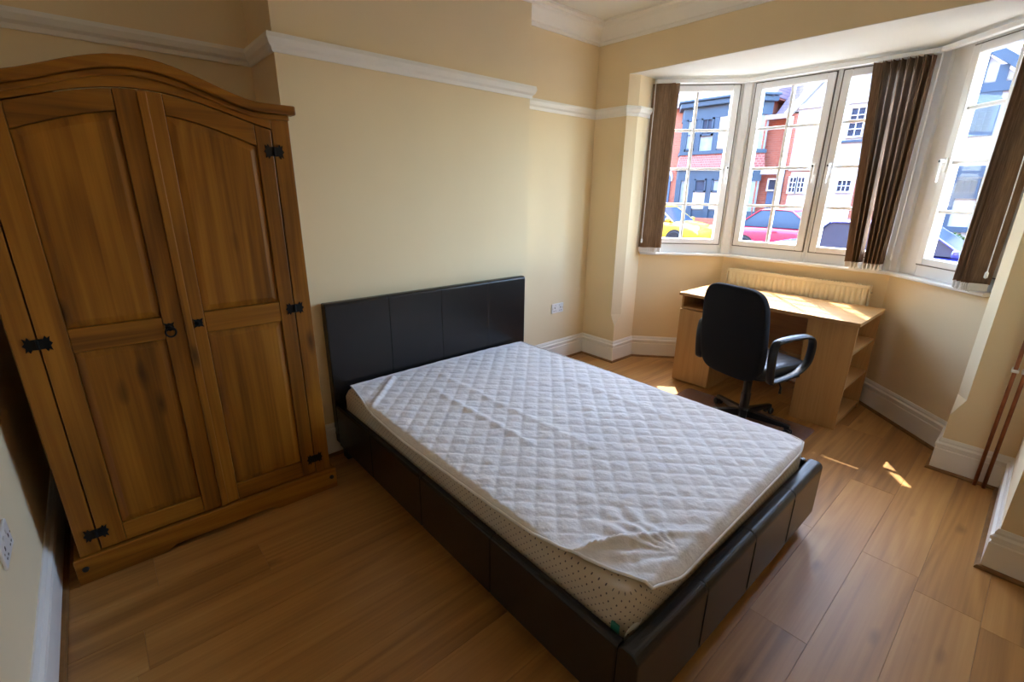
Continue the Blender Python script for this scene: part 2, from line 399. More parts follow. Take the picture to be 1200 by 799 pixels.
BW = [(0, -.5), (0, ZS), (-.24, ZS), (-.24, -.5)]
struct(MB().sweep([A2, B2], BW, None, B).build('wall_bay_right', 'wall_paint'), 'cream angled bay wall under the right window', 'wall')
struct(MB().sweep([B2, B], BW, A2, A).build('wall_bay_center', 'wall_paint'), 'cream bay wall behind radiator and desk', 'wall')
struct(MB().sweep([B, A], BW, B2, None).build('wall_bay_left', 'wall_paint'), 'cream angled bay wall under the left window', 'wall')

# skirting, picture rail, cornice
SK = [(0, .001), (.018, .001), (.018, .128), (.013, .133), (.013, .143), (.021, .148), (.021, .162), (.011, .170), (.011, .181), (.005, .195), (0, .195)]
BD = [(.0182, .0005), (.034, .0005), (.033, .007), (.028, .013), (.0182, .016)]
PR = [(0, 2.052), (.010, 2.052), (.014, 2.070), (.026, 2.082), (.034, 2.105), (.030, 2.124), (0, 2.124)]
CO = [(0, 2.585), (.012, 2.585), (.016, 2.603), (.034, 2.607), (.05, 2.630), (.085, 2.668), (.105, 2.676), (.110, 2.690), (.145, 2.695), (.145, ZC-.0005), (0, ZC-.0005)]
ring = [(XL, YREAR), (XN, YREAR), (XN, YN), (XR, YN), (XR, RR), A2, B2, B, A, (XR, RL), (XR, YB), (XB1, YB), (XB1, 0), (XB0, 0), (XB0, YBL), (XL, YBL)]
n = len(ring)
segs = [('rear', 0, 1), ('right_return', 1, 3), ('right_pier', 3, 5), ('bay_right', 5, 6), ('bay_center', 6, 7), ('bay_left', 7, 8), ('right', 8, 10), ('back_right', 10, 12), ('back_breast', 12, 13), ('back_left', 13, 15), ('left', 15, 16)]
for nm, a, b in segs:
    path = [ring[i % n] for i in range(a, b+1)]; pre = ring[(a-1) % n]; post = ring[(b+1) % n]
    o = struct(MB().sweep(path, SK, pre, post).build('baseboard_'+nm, 'trim_white'), 'white moulded skirting board, '+nm.replace('_', ' ')+' run', 'skirting')
    MB().sweep(path, BD, pre, post).build('beading', 'beading_oak', o)
rail = [(2.46, RL), (XR+.085, RL), (XR, RL+.045), (XR, YB), (XB1, YB), (XB1, 0), (XB0, 0), (XB0, YBL), (XL, YBL), (XL, YREAR), (XN, YREAR), (XN, YN), (XR, YN), (XR, RR-.045)]
struct(MB().sweep(rail, PR).build('trim_1', 'trim_white'), 'white picture rail around the cream walls', 'picture rail')
cor = [(XN, YN), (XR, YN), (XR, YB), (XB1, YB), (XB1, 0), (XB0, 0), (XB0, YBL), (XL, YBL), (XL, YREAR), (XN, YREAR), (XN, YN)]
struct(MB().sweep(cor, CO).build('trim_2', 'trim_white'), 'white plaster cornice under the ceiling', 'cornice')
# window sill board
SI = [(.045, ZS+.001), (.05, ZS+.008), (.05, ZS+.018), (.045, ZS+.024), (-.09, ZS+.024), (-.09, ZS+.001)]
struct(MB().sweep([A2, B2, B, A], SI, (A2[0]-.3, A2[1]-.3), (A[0]-.25, A[1]+.3)).build('trim_3', 'sill_white'), 'white window sill board along the bay', 'window sill')

# ------------------------------------------------------------------ windows
def unit(P0, P1):
    P0 = Vector((P0[0], P0[1], 0)); P1 = Vector((P1[0], P1[1], 0)); t = (P1-P0).normalized(); nn = Vector((t.y, -t.x, 0))  # inward = right of travel
    return (lambda u, q, z: tuple(P0+t*u+nn*q+Vector((0, 0, z)))), P0, t, nn
UL, UC, URt = unit(A, B), unit(B, B2), unit(B2, A2)
ZB = ZS+.024
def window(idx, U, f0, f1, s0, s1, hside, label, bar=None, fz=(2.344,)):
    T = U[0]; base = Vector(T((f0+f1)/2, -.04, ZB))
    w = thing('window_%d' % idx, base, label, 'window'); w['kind'] = 'structure'
    q0, q1 = -.075, -.012
    m = MB(T); m.box(f0, s0, q0, q1, ZB, 2.344); m.box(s1, f1, q0, q1, ZB, 2.344); m.box(s0, s1, q0, q1, ZB, 1.056); m.box(s0, s1, q0, q1, 2.298, 2.344)
    fr_ = m.build('frame', 'upvc', w, bevel=.004)
    gk = MB(T); e = .0075; gz = (1.0505, 2.3035)
    gk.box(s0-e, s0+.003, -.0119, -.0085, *gz); gk.box(s1-.003, s1+e, -.0119, -.0085, *gz); gk.box(s0+.003, s1-.003, -.0119, -.0085, gz[0], gz[0]+.010); gk.box(s0+.003, s1-.003, -.0119, -.0085, gz[1]-.010, gz[1])
    gk.build('gasket', 'gasket_grey', fr_)
    z0, z1 = 1.058, 2.296; sw = .050
    s = MB(T); a, b = s0+.002, s1-.002; p0, p1 = -.060, .004
    s.box(a, a+sw, p0, p1, z0, z1); s.box(b-sw, b, p0, p1, z0, z1); s.box(a+sw, b-sw, p0, p1, z0, z0+.042); s.box(a+sw, b-sw, p0, p1, z1-.046, z1)
    sa = s.build('sash', 'upvc', w, bevel=.006)
    ga, gb, gz0, gz1 = a+sw, b-sw, z0+.042, z1-.046
    bm = bar if bar else (ga+gb)/2; zs = [gz0, 1.385, 1.670, 1.967, gz1]; us = [ga, bm, gb]
    MB(T).box(bm-.011, bm+.011, -.042, -.012, gz0, gz1).build('glazing_bar', 'upvc', sa, bevel=.003)
    for zz in zs[1:-1]:
        MB(T).box(ga, bm-.011, -.041, -.013, zz-.010, zz+.010).build('glazing_bar', 'upvc', sa, bevel=.003)
        MB(T).box(bm+.011, gb, -.041, -.013, zz-.010, zz+.010).build('glazing_bar', 'upvc', sa, bevel=.003)
    for i in range(2):
        for j in range(4):
            MB(T).box(us[i]-.004, us[i+1]+.004, -.0285, -.0255, zs[j]-.004, zs[j+1]+.004).build('pane', 'glass', sa)
    hu = (a+sw*.5) if hside < 0 else (b-sw*.5)
    h = MB(T); h.box(hu-.011, hu+.011, .002, .014, 1.615, 1.70); h.box(hu-.009, hu+.009, .014, .034, 1.668, 1.688)
    ho = h.build('handle', 'upvc', w, bevel=.003)
    l = MB(T); l.box(hu-.008, hu+.008, .030, .044, 1.555, 1.690); l.build('lever', 'upvc', ho, bevel=.004)
    k = MB(T); k.box(hu-.006, hu+.006, .0442, .0455, 1.672, 1.684); k.build('lock_button', 'plastic_black', ho)
    return w
window(1, UL, -.02, .735, .030, .664, 1, 'white casement window at the left side of the bay', .345)
window(2, UC, -.008, .622, .058, .602, 1, 'white casement window in the bay facing the red car', .327)
window(3, UC, .624, 1.195, .646, 1.165, -1, 'white casement window in the bay half covered by brown blinds', .906)
window(4, URt, -.01, .80, .185, .755, -1, 'white casement window at the right side of the bay', .478)
# corner posts
for i, (c, e0, e1) in enumerate((((B[0], B[1]), A, B2), ((B2[0], B2[1]), B, A2))):
    v1 = (Vector(e0)-Vector(c)).normalized(); v2 = (Vector(e1)-Vector(c)).normalized(); bi = -(v1+v2).normalized(); cc = Vector(c)
    wv = .05 if i == 0 else .075
    poly = [tuple(cc-bi*.012+v1*wv*.6), tuple(cc-bi*.022), tuple(cc-bi*.012+v2*wv*.6), tuple(cc+bi*.07+v2*wv), tuple(cc+bi*.11), tuple(cc+bi*.07+v1*wv)]
    struct(MB().prism(poly, 'z', ZB, 2.3445).build('trim_%d' % (4+i), 'upvc', bevel=.004), 'white corner post between the %s bay casements' % ('left and middle', 'middle and right')[i], 'window post')
# sampling portals for the sky light
for U, u0, u1 in ((UL, 0, .72), (UC, 0, 1.18), (URt, .1, .76)):
    T, P0, t, nn = U
    ld = bpy.data.lights.new('portal', 'AREA'); ld.shape = 'RECTANGLE'; ld.size = u1-u0; ld.size_y = 1.3
    lo = bpy.data.objects.new('portal', ld); COL.objects.link(lo); ld.cycles.is_portal = True
    lo.matrix_world = Matrix.Translation(Vector(T((u0+u1)/2, -.11, 1.66))) @ nn.to_track_quat('-Z', 'Y').to_matrix().to_4x4()

# ------------------------------------------------------------------ vertical blinds
def blind(U, r0, r1, slats, label, wand_u, cords):
    T, P0, t, nn = U
    base = Vector(T((r0+r1)/2, .06, ZB)); b = thing('vertical_blind', base, label, 'blind')
    MB(T).box(r0, r1, .040, .078, 2.300, 2.328).build('headrail', 'upvc', b, bevel=.004)
    for (ut, ub, ang, qo) in slats:
        zt, zb = 2.298, 1.022
        ca, sa = math.cos(ang), math.sin(ang); W = .0445
        def fn(a, c, ut=ut, ub=ub, ca=ca, sa=sa, qo=qo):
            z = zb+(zt-zb)*c; s_ = (a-.5)*2*W; u = ub+(ut-ub)*c; bow = .010*(1-(2*a-1)**2)
            return (u+ca*s_-sa*bow, .062+qo+sa*s_+ca*bow, z)
        m = MB(T).grid(4, 10, fn); o = m.build('slat', 'blind_fabric', b, smooth=True, recalc=False)
        so_ = o.modifiers.new('thick', 'SOLIDIFY'); so_.thickness = .0012
        wv = MB(T); u = ub; hw = .040
        pts = [(u+ca*s_-sa*.002, .062+qo+sa*s_+ca*.002) for s_ in (-hw, hw)]
        p, q = pts; dx, dy = -sa*.004, ca*.004
        wv.prism([(p[0]-dx, p[1]-dy), (q[0]-dx, q[1]-dy), (q[0]+dx, q[1]+dy), (p[0]+dx, p[1]+dy)], 'z', .984, 1.024)
        wv.build('weight', 'blind_weight', o, bevel=.001)
        # hanger at the top
        MB(T).box(ut-.006, ut+.006, .056+qo, .068+qo, 2.296, 2.304).build('hanger', 'upvc', o)
    # ball chain linking the weights
    ch = MB(T); us = sorted(s_[1] for s_ in slats); pts = []
    for i in range(len(us)-1):
        for k in range(5):
            f = k/5; pts.append((us[i]+(us[i+1]-us[i])*f, .100, .998-.020*math.sin(PI*f)))
    pts.append((us[-1], .100, .998)); ch.tube(pts, .0022, 5); ch.build('chain', 'blind_weight', b)
    if wand_u is not None:
        wm = MB(T); wm.tube([(wand_u, .085, 2.30), (wand_u, .088, 1.9), (wand_u+.004, .088, 1.45), (wand_u+.002, .088, 1.10)], .0028, 6); wm.build('cord', 'upvc', b)
        MB(T).lathe([(.001, 0), (.008, .006), (.008, .03), (.003, .04)], 8, (wand_u+.002, .088, 1.06)).build('cord_weight', 'upvc', b)
    return b
rnd = random.Random(3)
blind(UL, .005, .70, [(.022+.020*i, .022+.0175*i, math.radians(a), 0) for i, a in enumerate((15, 20, 24, 34, 50, 62, 30))], 'brown vertical blind drawn aside at the left end of the bay', -.005, None)
blind(UC, .03, 1.16, [(.868+.0205*i, (.952+.0105*i) if i < 6 else (1.045+.0115*(i-6)), math.radians((92 if i % 2 else 107)+rnd.uniform(-2, 2) if i else 148), 0) for i in range(14)], 'brown vertical blind bunched over the middle of the bay', 1.172, None)
blind(URt, .05, .735, [(.638+.0145*i, .614+.0145*i, math.radians((92 if i % 2 else 106)+rnd.uniform(-2, 2) if i < 5 else 84+6*i), 0) for i in range(8)], 'brown vertical blind drawn aside at the right end of the bay', .768, None)

# ------------------------------------------------------------------ bed
bed = thing('bed_frame', (.405, -1.03, 0), 'black leather bed frame with a panelled headboard against the cream wall', 'bed')
bx0, bx1, by1 = -.305, 1.115, -2.046
hbx = [-.305, .058, .412, .780, 1.115]
MB().box(bx0+.004, bx1-.004, -.030, -.004, .10, .898).build('headboard', 'leather', bed, bevel=.006)
def roll(y0, y1, z0, z1, r0, r1, k=6):      # (y, z) outline with rounded top corners: r0 at y0, r1 at y1
    p = [(y0, z0), (y1, z0)]
    p += [(y1-r1+r1*math.cos(PI/2*i/k), z1-r1+r1*math.sin(PI/2*i/k)) for i in range(k+1)]
    p += [(y0+r0-r0*math.sin(PI/2*i/k), z1-r0+r0*math.cos(PI/2*i/k)) for i in range(k+1)]
    return p
def padded(poly, x0, x1, g=.0004, ins=.0022):  # padded leather panel: the outline shrinks a little at both seams
    cy_ = sum(p[0] for p in poly)/len(poly); cz_ = sum(p[1] for p in poly)/len(poly)
    def rg(x, d): return [(x, p[0]-d*(1 if p[0] > cy_ else -1), p[1]-d*(1 if p[1] > cz_ else 0)) for p in poly]
    return MB().loft([rg(x0+g, ins), rg(x0+g+.0015, ins*.45), rg(x0+g+.006, 0), rg(x1-g-.006, 0), rg(x1-g-.0015, ins*.45), rg(x1-g, ins)])
for i in range(4): padded(roll(-.072, -.028, .095, .903, .018, .006), hbx[i], hbx[i+1]).build('headboard_panel', 'leather', bed)
fbx = [-.305, .066, .414, .785, 1.115]
for i in range(4): padded(roll(by1, by1+.066, .085, .338, .026, .020), fbx[i], fbx[i+1]).build('footboard_panel', 'leather', bed)
ys = [-.074, -.50, -.97, -1.44, by1+.067]
for sx in (0, 1):
    xa, xb = (bx0, bx0+.036) if sx == 0 else (bx1-.036, bx1)
    for i in range(4): (lambda m_: m_.build('side_rail_panel', 'leather', bed))(MB(lambda a, b_, c_: (b_, a, c_)).loft(
        [[(yy, q[0]+(dd if q[0] < (xa+xb)/2 else -dd), q[1]-(dd if q[1] > .2 else 0)) for q in roll(xa, xb, .085, .332, .012, .012, 4)] for yy, dd in ((ys[i]-.0004, .0022), (ys[i]-.006, 0), (ys[i+1]+.006, 0), (ys[i+1]+.0004, .0022))]))
for x, y in ((bx0+.05, by1+.06), (bx1-.06, by1+.06), (bx0+.05, -.09), (bx1-.06, -.09)):
    MB().box(x-.03, x+.03, y-.03, y+.03, 0.0005, .10).build('foot', 'plastic_black', bed, bevel=.004)
MB().box(bx0+.037, bx1-.037, by1+.063, -.075, .20, .226).build('base_board', 'wood_base', bed)
# foot-end stitching
for i in (1, 2, 3):
    MB().tube([(fbx[i], by1-.0006, .10), (fbx[i], by1-.0006, .30), (fbx[i], by1+.012, .3345), (fbx[i], by1+.05, .3362)], .0016, 6).build('seam', 'leather', bed)

# mattress
mt = thing('mattress', (.405, -1.03, .227), 'cream mattress with small dark dots in the black bed frame', 'mattress')
MX0, MX1, MY0, MY1, MZ0, MZ1 = -.266, 1.076, -1.978, -.078, .228, .430
def rrect(x0, x1, y0, y1, r, k=8):
    out = []
    for cx, cy_, a in ((x1-r, y1-r, 0), (x0+r, y1-r, PI/2), (x0+r, y0+r, PI), (x1-r, y0+r, 1.5*PI)):
        for i in range(k+1):
            t_ = a+PI/2*i/k; out.append((cx+r*math.cos(t_), cy_+r*math.sin(t_)))
    return out
def dens(poly, step=.03):
    out = []
    for i in range(len(poly)):
        p, q = Vector(poly[i]), Vector(poly[(i+1) % len(poly)]); k = max(1, int((q-p).length/step))
        out += [tuple(p.lerp(q, j/k)) for j in range(k)]
    return out
def mattress_mesh():
    cen = Vector((.405, -1.03)); prof = [(.020, MZ0), (.004, MZ0+.012), (0, MZ0+.03), (0, MZ0+.07), (0, MZ0+.12), (0, MZ0+.16), (.006, MZ1-.030), (.016, MZ1-.013), (.032, MZ1-.003), (.052, MZ1)]
    base = dens(rrect(MX0, MX1, MY0, MY1, .07)); nB = len(base)
    L = [0]
    for i in range(nB): L.append(L[-1]+(Vector(base[(i+1) % nB])-Vector(base[i])).length)
    vs, fs, uvs = [], [], []
    for ins, z in prof:
        for i in range(nB+1):
            x, y = base[i % nB]; a = Vector(base[(i-1) % nB]); b = Vector(base[(i+1) % nB]); tt = (b-a).normalized(); nn = Vector((tt.y, -tt.x))
            wob = .004*noise.noise(Vector((x*5, y*5, z*9)))*(1 if z > MZ0+.02 else 0) if ins < .02 else 0
            o_ = -ins+wob; vs.append((x+nn.x*o_, y+nn.y*o_, z)); uvs.append((L[i], z))
    k = nB+1
    for j in range(len(prof)-1):
        for i in range(nB): fs.append((j*k+i, j*k+i+1, (j+1)*k+i+1, (j+1)*k+i))
    fs.append(tuple((len(prof)-1)*k+i for i in range(nB))); fs.append(tuple(i for i in range(nB))[::-1])
    return vs, fs, uvs, base
vs_, fs_, uvs_, base_ = mattress_mesh()
me = bpy.data.meshes.new('mattress_body'); rl = rootloc(mt); me.from_pydata([tuple(Vector(v)-rl) for v in vs_], [], fs_)
ul = me.uv_layers.new(name='UVMap')
for p in me.polygons:
    p.use_smooth = len(p.vertices) == 4
    for li in p.loop_indices:
        vi = me.loops[li].vertex_index
        ul.data[li].uv = uvs_[vi] if len(p.vertices) == 4 else (vs_[vi][0], vs_[vi][1])
me.materials.append(M['ticking']); mo = bpy.data.objects.new('mattress_body', me); COL.objects.link(mo); mo.parent = mt
MB().tube([(x, y, MZ0+.014) for x, y in base_], .005, 6, closed=True).build('piping', 'quilt_edge', mt, smooth=True)
# care label at the foot corner
lb = MB().grid(6, 2, lambda a, c: (-.262+.075*a, -1.972-.006*math.sin(a*PI)-.006*c, .318+.030*c+.012*math.sin(a*5)))
o = lb.build('care_label', 'tag_white', mt, recalc=False); o.modifiers.new('t', 'SOLIDIFY').thickness = .001
MB().box(-.268, -.262, -1.955, -1.93, .315, .347).build('label_tab', 'tag_green', mt)

# quilted mattress protector
qp = thing('mattress_protector', (.405, -1.03, .431), 'white diamond-quilted mattress protector spread over the bed', 'mattress protector')
def lerp_pts(pts, t):
    for (t0, v0), (t1, v1) in zip(pts, pts[1:]):
        if t <= t1: return v0+(v1-v0)*(t-t0)/(t1-t0)
    return pts[-1][1]
def smoothpts(pts, t):
    return (lerp_pts(pts, max(0, t-.02))+lerp_pts(pts, t)+lerp_pts(pts, min(1, t+.02)))/3
LEFT = [(0, -.222), (.09, -.246), (.18, -.272), (.35, -.278), (.6, -.272), (.80, -.264), (.88, -.240), (.95, -.195), (1, -.150)]
RIGHT = [(0, 1.045), (.5, 1.070), (.9, 1.072), (.96, 1.066), (1, 1.040)]
HEAD = [(0, -.112), (.2, -.106), (.5, -.098), (.8, -.10), (1, -.116)]
FOOT = [(0, -1.978), (.10, -2.000), (.3, -1.996), (.7, -1.990), (.95, -1.984), (1, -1.965)]
QC = .0735
def qz(x, y, a, c):
    p = (x+y)/(QC*1.4142)*1.0; q = (x-y)/(QC*1.4142)
    h = (abs(math.sin(PI*p))*abs(math.sin(PI*q)))**.42
    z = .0065*h
    z += .0035*noise.noise(Vector((x*9+y*3, y*7, 1.3))) + .0022*noise.noise(Vector((x*34+y*22, y*30-x*9, 4.1)))
    # long soft folds running from the head towards the foot
    for (k, c0, amp, wd, s0, s1) in ((.38, .28, .006, .016, .12, .62), (.62, .40, .005, .018, .05, .75), (.55, .78, .004, .02, .3, .9)):
        d = (a-(c0+.16*(c-.4)*(k-.3)*4*.3))/wd
        z += amp*math.exp(-d*d)*max(0, min(1, (c-s0)/.1))*max(0, min(1, (s1-c)/.1))
    # fold at the foot-left corner
    d = c-(.878+.26*a+.5*a*a)
    if a < .30: z += (.020*math.exp(-(d/.012)**2) + (.012*math.exp(-(d/.05)**2) if d > 0 else 0))*min(1, (1-a/.30)*1.6)
    # creases fanning out of the foot-left tuck
    ang = math.atan2(.985-c, a-.15); rr = math.hypot(.985-c, a-.15)
    if c < .985 and rr < .30: z += .0028*math.sin(ang*15+2*noise.noise(Vector((x*9, y*9, 0))))*math.exp(-((rr-.09)/.09)**2)
    # turned-up corner crease by the headboard
    d = (c-(.012+.85*(.20-a)))/.012 if a < .2 else 9
    z += .010*math.exp(-d*d)
    return z
NX, NY = 190, 270
def edge_drop(a, c):
    e_ = 0
    for d, amp in ((a, .010), (1-a, .022), (1-c, .026), (c, .004)):
        k = max(0, 1-d/.035); e_ += amp*k*k
    return e_
verts = []
for j in range(NY+1):
    c = j/NY
    for i in range(NX+1):
        a = i/NX
        xl_, xr_ = smoothpts(LEFT, c), smoothpts(RIGHT, c); yh, yf = smoothpts(HEAD, a), smoothpts(FOOT, a)
        x = xl_+(xr_-xl_)*a; y = yh+(yf-yh)*c
        z = .4345+qz(x, y, a, c)*min(1, .35+14*min(a, 1-a, c, 1-c))
        over = max(0, (MX0+.024)-x, x-(MX1-.024), (MY0+.024)-y)
        z -= over*over*14+.35*max(0, over-.012)
        z = max(z, .4335 if over < .001 else 0)
        verts.append((x, y, z))
m = MB(); m.add(verts, [(j*(NX+1)+i, (j+1)*(NX+1)+i, (j+1)*(NX+1)+i+1, j*(NX+1)+i+1) for j in range(NY) for i in range(NX)])
o = m.build('quilting', 'quilt', qp, smooth=True, recalc=False)
so_ = o.modifiers.new('thick', 'SOLIDIFY'); so_.thickness = .003; so_.offset = 1
V = lambda i, j: Vector(verts[j*(NX+1)+i])+Vector((0, 0, .002))
loop = [V(i, 0) for i in range(0, NX, 3)]+[V(NX, j) for j in range(0, NY, 3)]+[V(i, NY) for i in range(NX, 0, -3)]+[V(0, j) for j in range(NY, 0, -3)]
MB().tube(loop, .0052, 6, closed=True).build('bound_edge', 'quilt_edge', qp, smooth=True)

# ------------------------------------------------------------------ wardrobe
WC, WY = -.93, -.31
wd = thing('wardrobe', (WC, .0, 0), 'waxed pine two-door wardrobe with an arched top and black iron hinges', 'wardrobe')
def arch(x, base, rise, half=.375, ex=.8):
    d = min(1, abs(x-WC)/half); return base+rise*(.5*(1+math.cos(PI*d)))**ex
def arc_strip(x0, x1, f0, f1, y0, y1, n=28):
    m = MB(); xs = [x0+(x1-x0)*i/n for i in range(n+1)]
    return m.loft([[(x, y0, f0(x)), (x, y1, f0(x)), (x, y1, f1(x)), (x, y0, f1(x))] for x in xs])
# carcass
MB().box(-1.412, -1.392, WY+.024, .262, .06, 1.758).build('side_panel', 'pine_z', wd, bevel=.002)
MB().box(-.468, -.448, WY+.024, .262, .06, 1.758).build('side_panel', 'pine_z', wd, bevel=.002)
MB().box(-1.391, -.469, .25, .262, .06, 1.757).build('back_panel', 'pine_z', wd)
MB().box(-1.391, -.469, WY+.03, .249, .085, .105).build('bottom_board', 'pine_x', wd)
MB().box(-1.391, -.469, WY+.03, .249, 1.738, 1.757).build('top_board', 'pine_x', wd)
MB().box(-1.412, -1.350, WY, WY+.023, .112, 1.760).build('front_post', 'pine_z', wd, bevel=.003)
MB().box(-.517, -.448, WY, WY+.023, .112, 1.760).build('front_post', 'pine_z', wd, bevel=.003)
# arched pediment: fascia, bead and cap
arc_strip(-1.349, -.518, lambda x: arch(x, 1.682, .106, .5, .8)+.004, lambda x: arch(x, 1.752, .082), WY-.001, WY+.022).build('fascia', 'pine_x', wd, bevel=.002)
arc_strip(-1.412, -.448, lambda x: arch(x, 1.734, .092), lambda x: arch(x, 1.754, .093), WY-.016, WY+.020).build('bead_moulding', 'pine_x', wd, bevel=.005)
arc_strip(-1.434, -.426, lambda x: arch(x, 1.7545, .094), lambda x: arch(x, 1.789, .097), WY-.036, WY+.020).build('cornice_cap', 'pine_x', wd, bevel=.006)
arc_strip(-1.434, -1.39, lambda x: 1.760, lambda x: 1.789, WY+.021, .27, 2).build('cornice_side', 'pine_y', wd, bevel=.004)
arc_strip(-.47, -.426, lambda x: 1.760, lambda x: 1.789, WY+.021, .27, 2).build('cornice_side', 'pine_y', wd, bevel=.004)
# plinth with cut-out
pl = [(-1.434, .0008), (-1.17, .0008), (-1.15, .006), (-1.12, .022), (-.75, .022), (-.72, .006), (-.70, .0008), (-.426, .0008), (-.426, .112), (-1.434, .112)]
po = MB().prism(pl, 'y', WY-.016, WY+.010).build('plinth', 'pine_x', wd, bevel=.004)
for x in (-1.405, -.452): MB().lathe([(.001, -.007), (.009, -.006), (.011, 0), (.011, .003)], 14, (x, WY-.0165, .066), 'y').build('stud', 'brass_stud', po)
for x0, x1 in ((-1.434, -1.405), (-.455, -.426)): MB().box(x0, x1, WY+.0105, .262, .0008, .10).build('plinth_side', 'pine_y', wd, bevel=.003)
# doors
def hinge(par, x, z):
    s = 1.0
    pts = [(-.034, .018), (-.026, .013), (-.022, .020), (-.016, .012), (-.006, .013), (.006, .013), (.016, .012), (.022, .020), (.026, .013), (.034, .018), (.031, .006), (.038, 0),
           (.031, -.006), (.034, -.018), (.026, -.013), (.022, -.020), (.016, -.012), (.006, -.013), (-.006, -.013), (-.016, -.012), (-.022, -.020), (-.026, -.013), (-.034, -.018), (-.031, -.006), (-.038, 0), (-.031, .006)]
    h = MB().prism([(x+a*s, z+b*1.4) for a, b in pts], 'y', WY-.0045, WY-.0012).build('hinge', 'black_iron', par)
    MB().lathe([(.001, -.015), (.0045, -.014), (.0045, .014), (.001, .015)], 10, (x, WY-.006, z)).build('knuckle', 'black_iron', par)
    return h
def raised_panel(par, poly, poly_in, y_edge, y_face):
    n_ = len(poly); m = MB()
    m.loft([[(x, y_edge+.012, z) for x, z in poly], [(x, y_edge, z) for x, z in poly], [(x, y_face, z) for x, z in poly_in]])
    return m.build('panel', 'pine_z', par)
def door(x0, x1, outer):          # outer = -1 left door, +1 right door
    d = MB()
    sw = .066; DT = lambda x: arch(x, 1.682, .106, .5, .8)
    y0, y1 = WY-.001, WY+.021
    px0, px1 = x0+sw+.010, x1-sw
    if outer > 0: px0, px1 = x0+sw, x1-sw+.008
    # door root part is its outer stile; the rest are sub-parts
    def stile(a, b): return arc_strip(a, b, lambda x: .118, lambda x: DT(x), y0, y1, 6)
    so_ = (stile(x0, px0) if outer < 0 else stile(px1, x1)).build('door', 'pine_z', wd, bevel=.003)
    (stile(px1, x1) if outer < 0 else stile(x0, px0)).build('stile', 'pine_z', so_, bevel=.003)
    PT = lambda x: arch(x, 1.575, .145, .58, .85)
    e = .0006
    arc_strip(px0+e, px1-e, PT, DT, y0+.002, y1, 14).build('top_rail', 'pine_x', so_, bevel=.003)
    MB().box(px0+e, px1-e, y0+.002, y1, .912, .998).build('middle_rail', 'pine_x', so_, bevel=.003)
    MB().box(px0+e, px1-e, y0+.002, y1, .118, .196).build('bottom_rail', 'pine_x', so_, bevel=.003)
    def poly(ins, lo, arched):
        a, b = px0+ins, px1-ins; p = [(a, lo+ins), (b, lo+ins)]
        if arched: p += [(b+(a-b)*i/12, PT(b+(a-b)*i/12)-ins*1.15) for i in range(13)]
        else: p += [(b, .912-ins), (a, .912-ins)]
        return p
    raised_panel(so_, poly(.002, .998, True), poly(.026, .998, True), WY+.010, WY+.003)
    raised_panel(so_, poly(.002, .196, False), poly(.026, .196, False), WY+.010, WY+.003)
    hx = x0-.003 if outer < 0 else x1+.003
    for z in (1.615, .962, .194): hinge(so_, hx, z)
    return so_
dl = door(-1.346, -.934, -1); dr = door(-.930, -.521, 1)
MB().box(-.9345, -.908, WY-.010, WY-.002, .119, 1.783).build('meeting_bead', 'pine_z', dr, bevel=.003)
def escutcheon(par, x, z):
    pts = [(-.017, .018), (-.006, .013), (0, .016), (.006, .013), (.017, .018), (.013, .006), (.015, 0), (.013, -.006), (.017, -.018), (.006, -.013), (0, -.016), (-.006, -.013), (-.017, -.018), (-.013, -.006), (-.015, 0), (-.013, .006)]
    h = MB().prism([(x+a, z+b) for a, b in pts], 'y', WY-.0055, WY-.0015).build('escutcheon', 'black_iron', par)
    MB().lathe([(.001, -.012), (.006, -.010), (.006, 0)], 10, (x, WY-.005, z), 'y').build('boss', 'black_iron', par)
    return h
escutcheon(dl, -.983, .958); escutcheon(dr, -.888, .958)
MB().tube([(-.983+.017*math.sin(2*PI*k/20), WY-.012, .940+.019*math.cos(2*PI*k/20)) for k in range(20)], .0032, 6, closed=True).build('ring_pull', 'black_iron', dl, smooth=True)

# ------------------------------------------------------------------ desk
dk = thing('desk', (2.56, -1.23, 0), 'light oak desk with open side shelves under the bay window', 'desk')
DX0, DX1, DY0, DY1 = 2.285, 2.845, -1.822, -.648
MB().box(2.255, 2.862, -1.835, -.635, .712, .735).build('top', 'beech_y', dk, bevel=.002)
def pn(nm, x0, x1, y0, y1, z0, z1, ax, par=dk): return MB().box(x0, x1, y0, y1, z0, z1).build(nm, 'beech_'+ax, par, bevel=.0012)
# left cupboard
pn('side_panel', DX0, DX1, DY1-.016, DY1, .001, .7115, 'z'); pn('side_panel', DX0, DX1, -.952, -.936, .001, .7115, 'z')
pn('back_panel', DX1-.012, DX1, -.9355, DY1-.0165, .001, .7115, 'z')
pn('shelf', DX0+.002, DX1-.0125, -.9355, DY1-.0165, .605, .621, 'y'); pn('bottom_board', DX0+.002, DX1-.0125, -.9355, DY1-.0165, .03, .046, 'y')
pn('plinth', DX0+.004, DX0+.018, -.9355, DY1-.0165, .001, .029, 'y')
cd_ = pn('door', DX0-.0165, DX0-.0005, -.950, DY1-.002, .012, .603, 'z')
MB().lathe([(.004, 0), (.004, -.010), (.010, -.014), (.010, -.022), (.004, -.026)], 14, (DX0-.017, -.925, .555), 'x').build('knob', 'plastic_black', cd_, smooth=True)
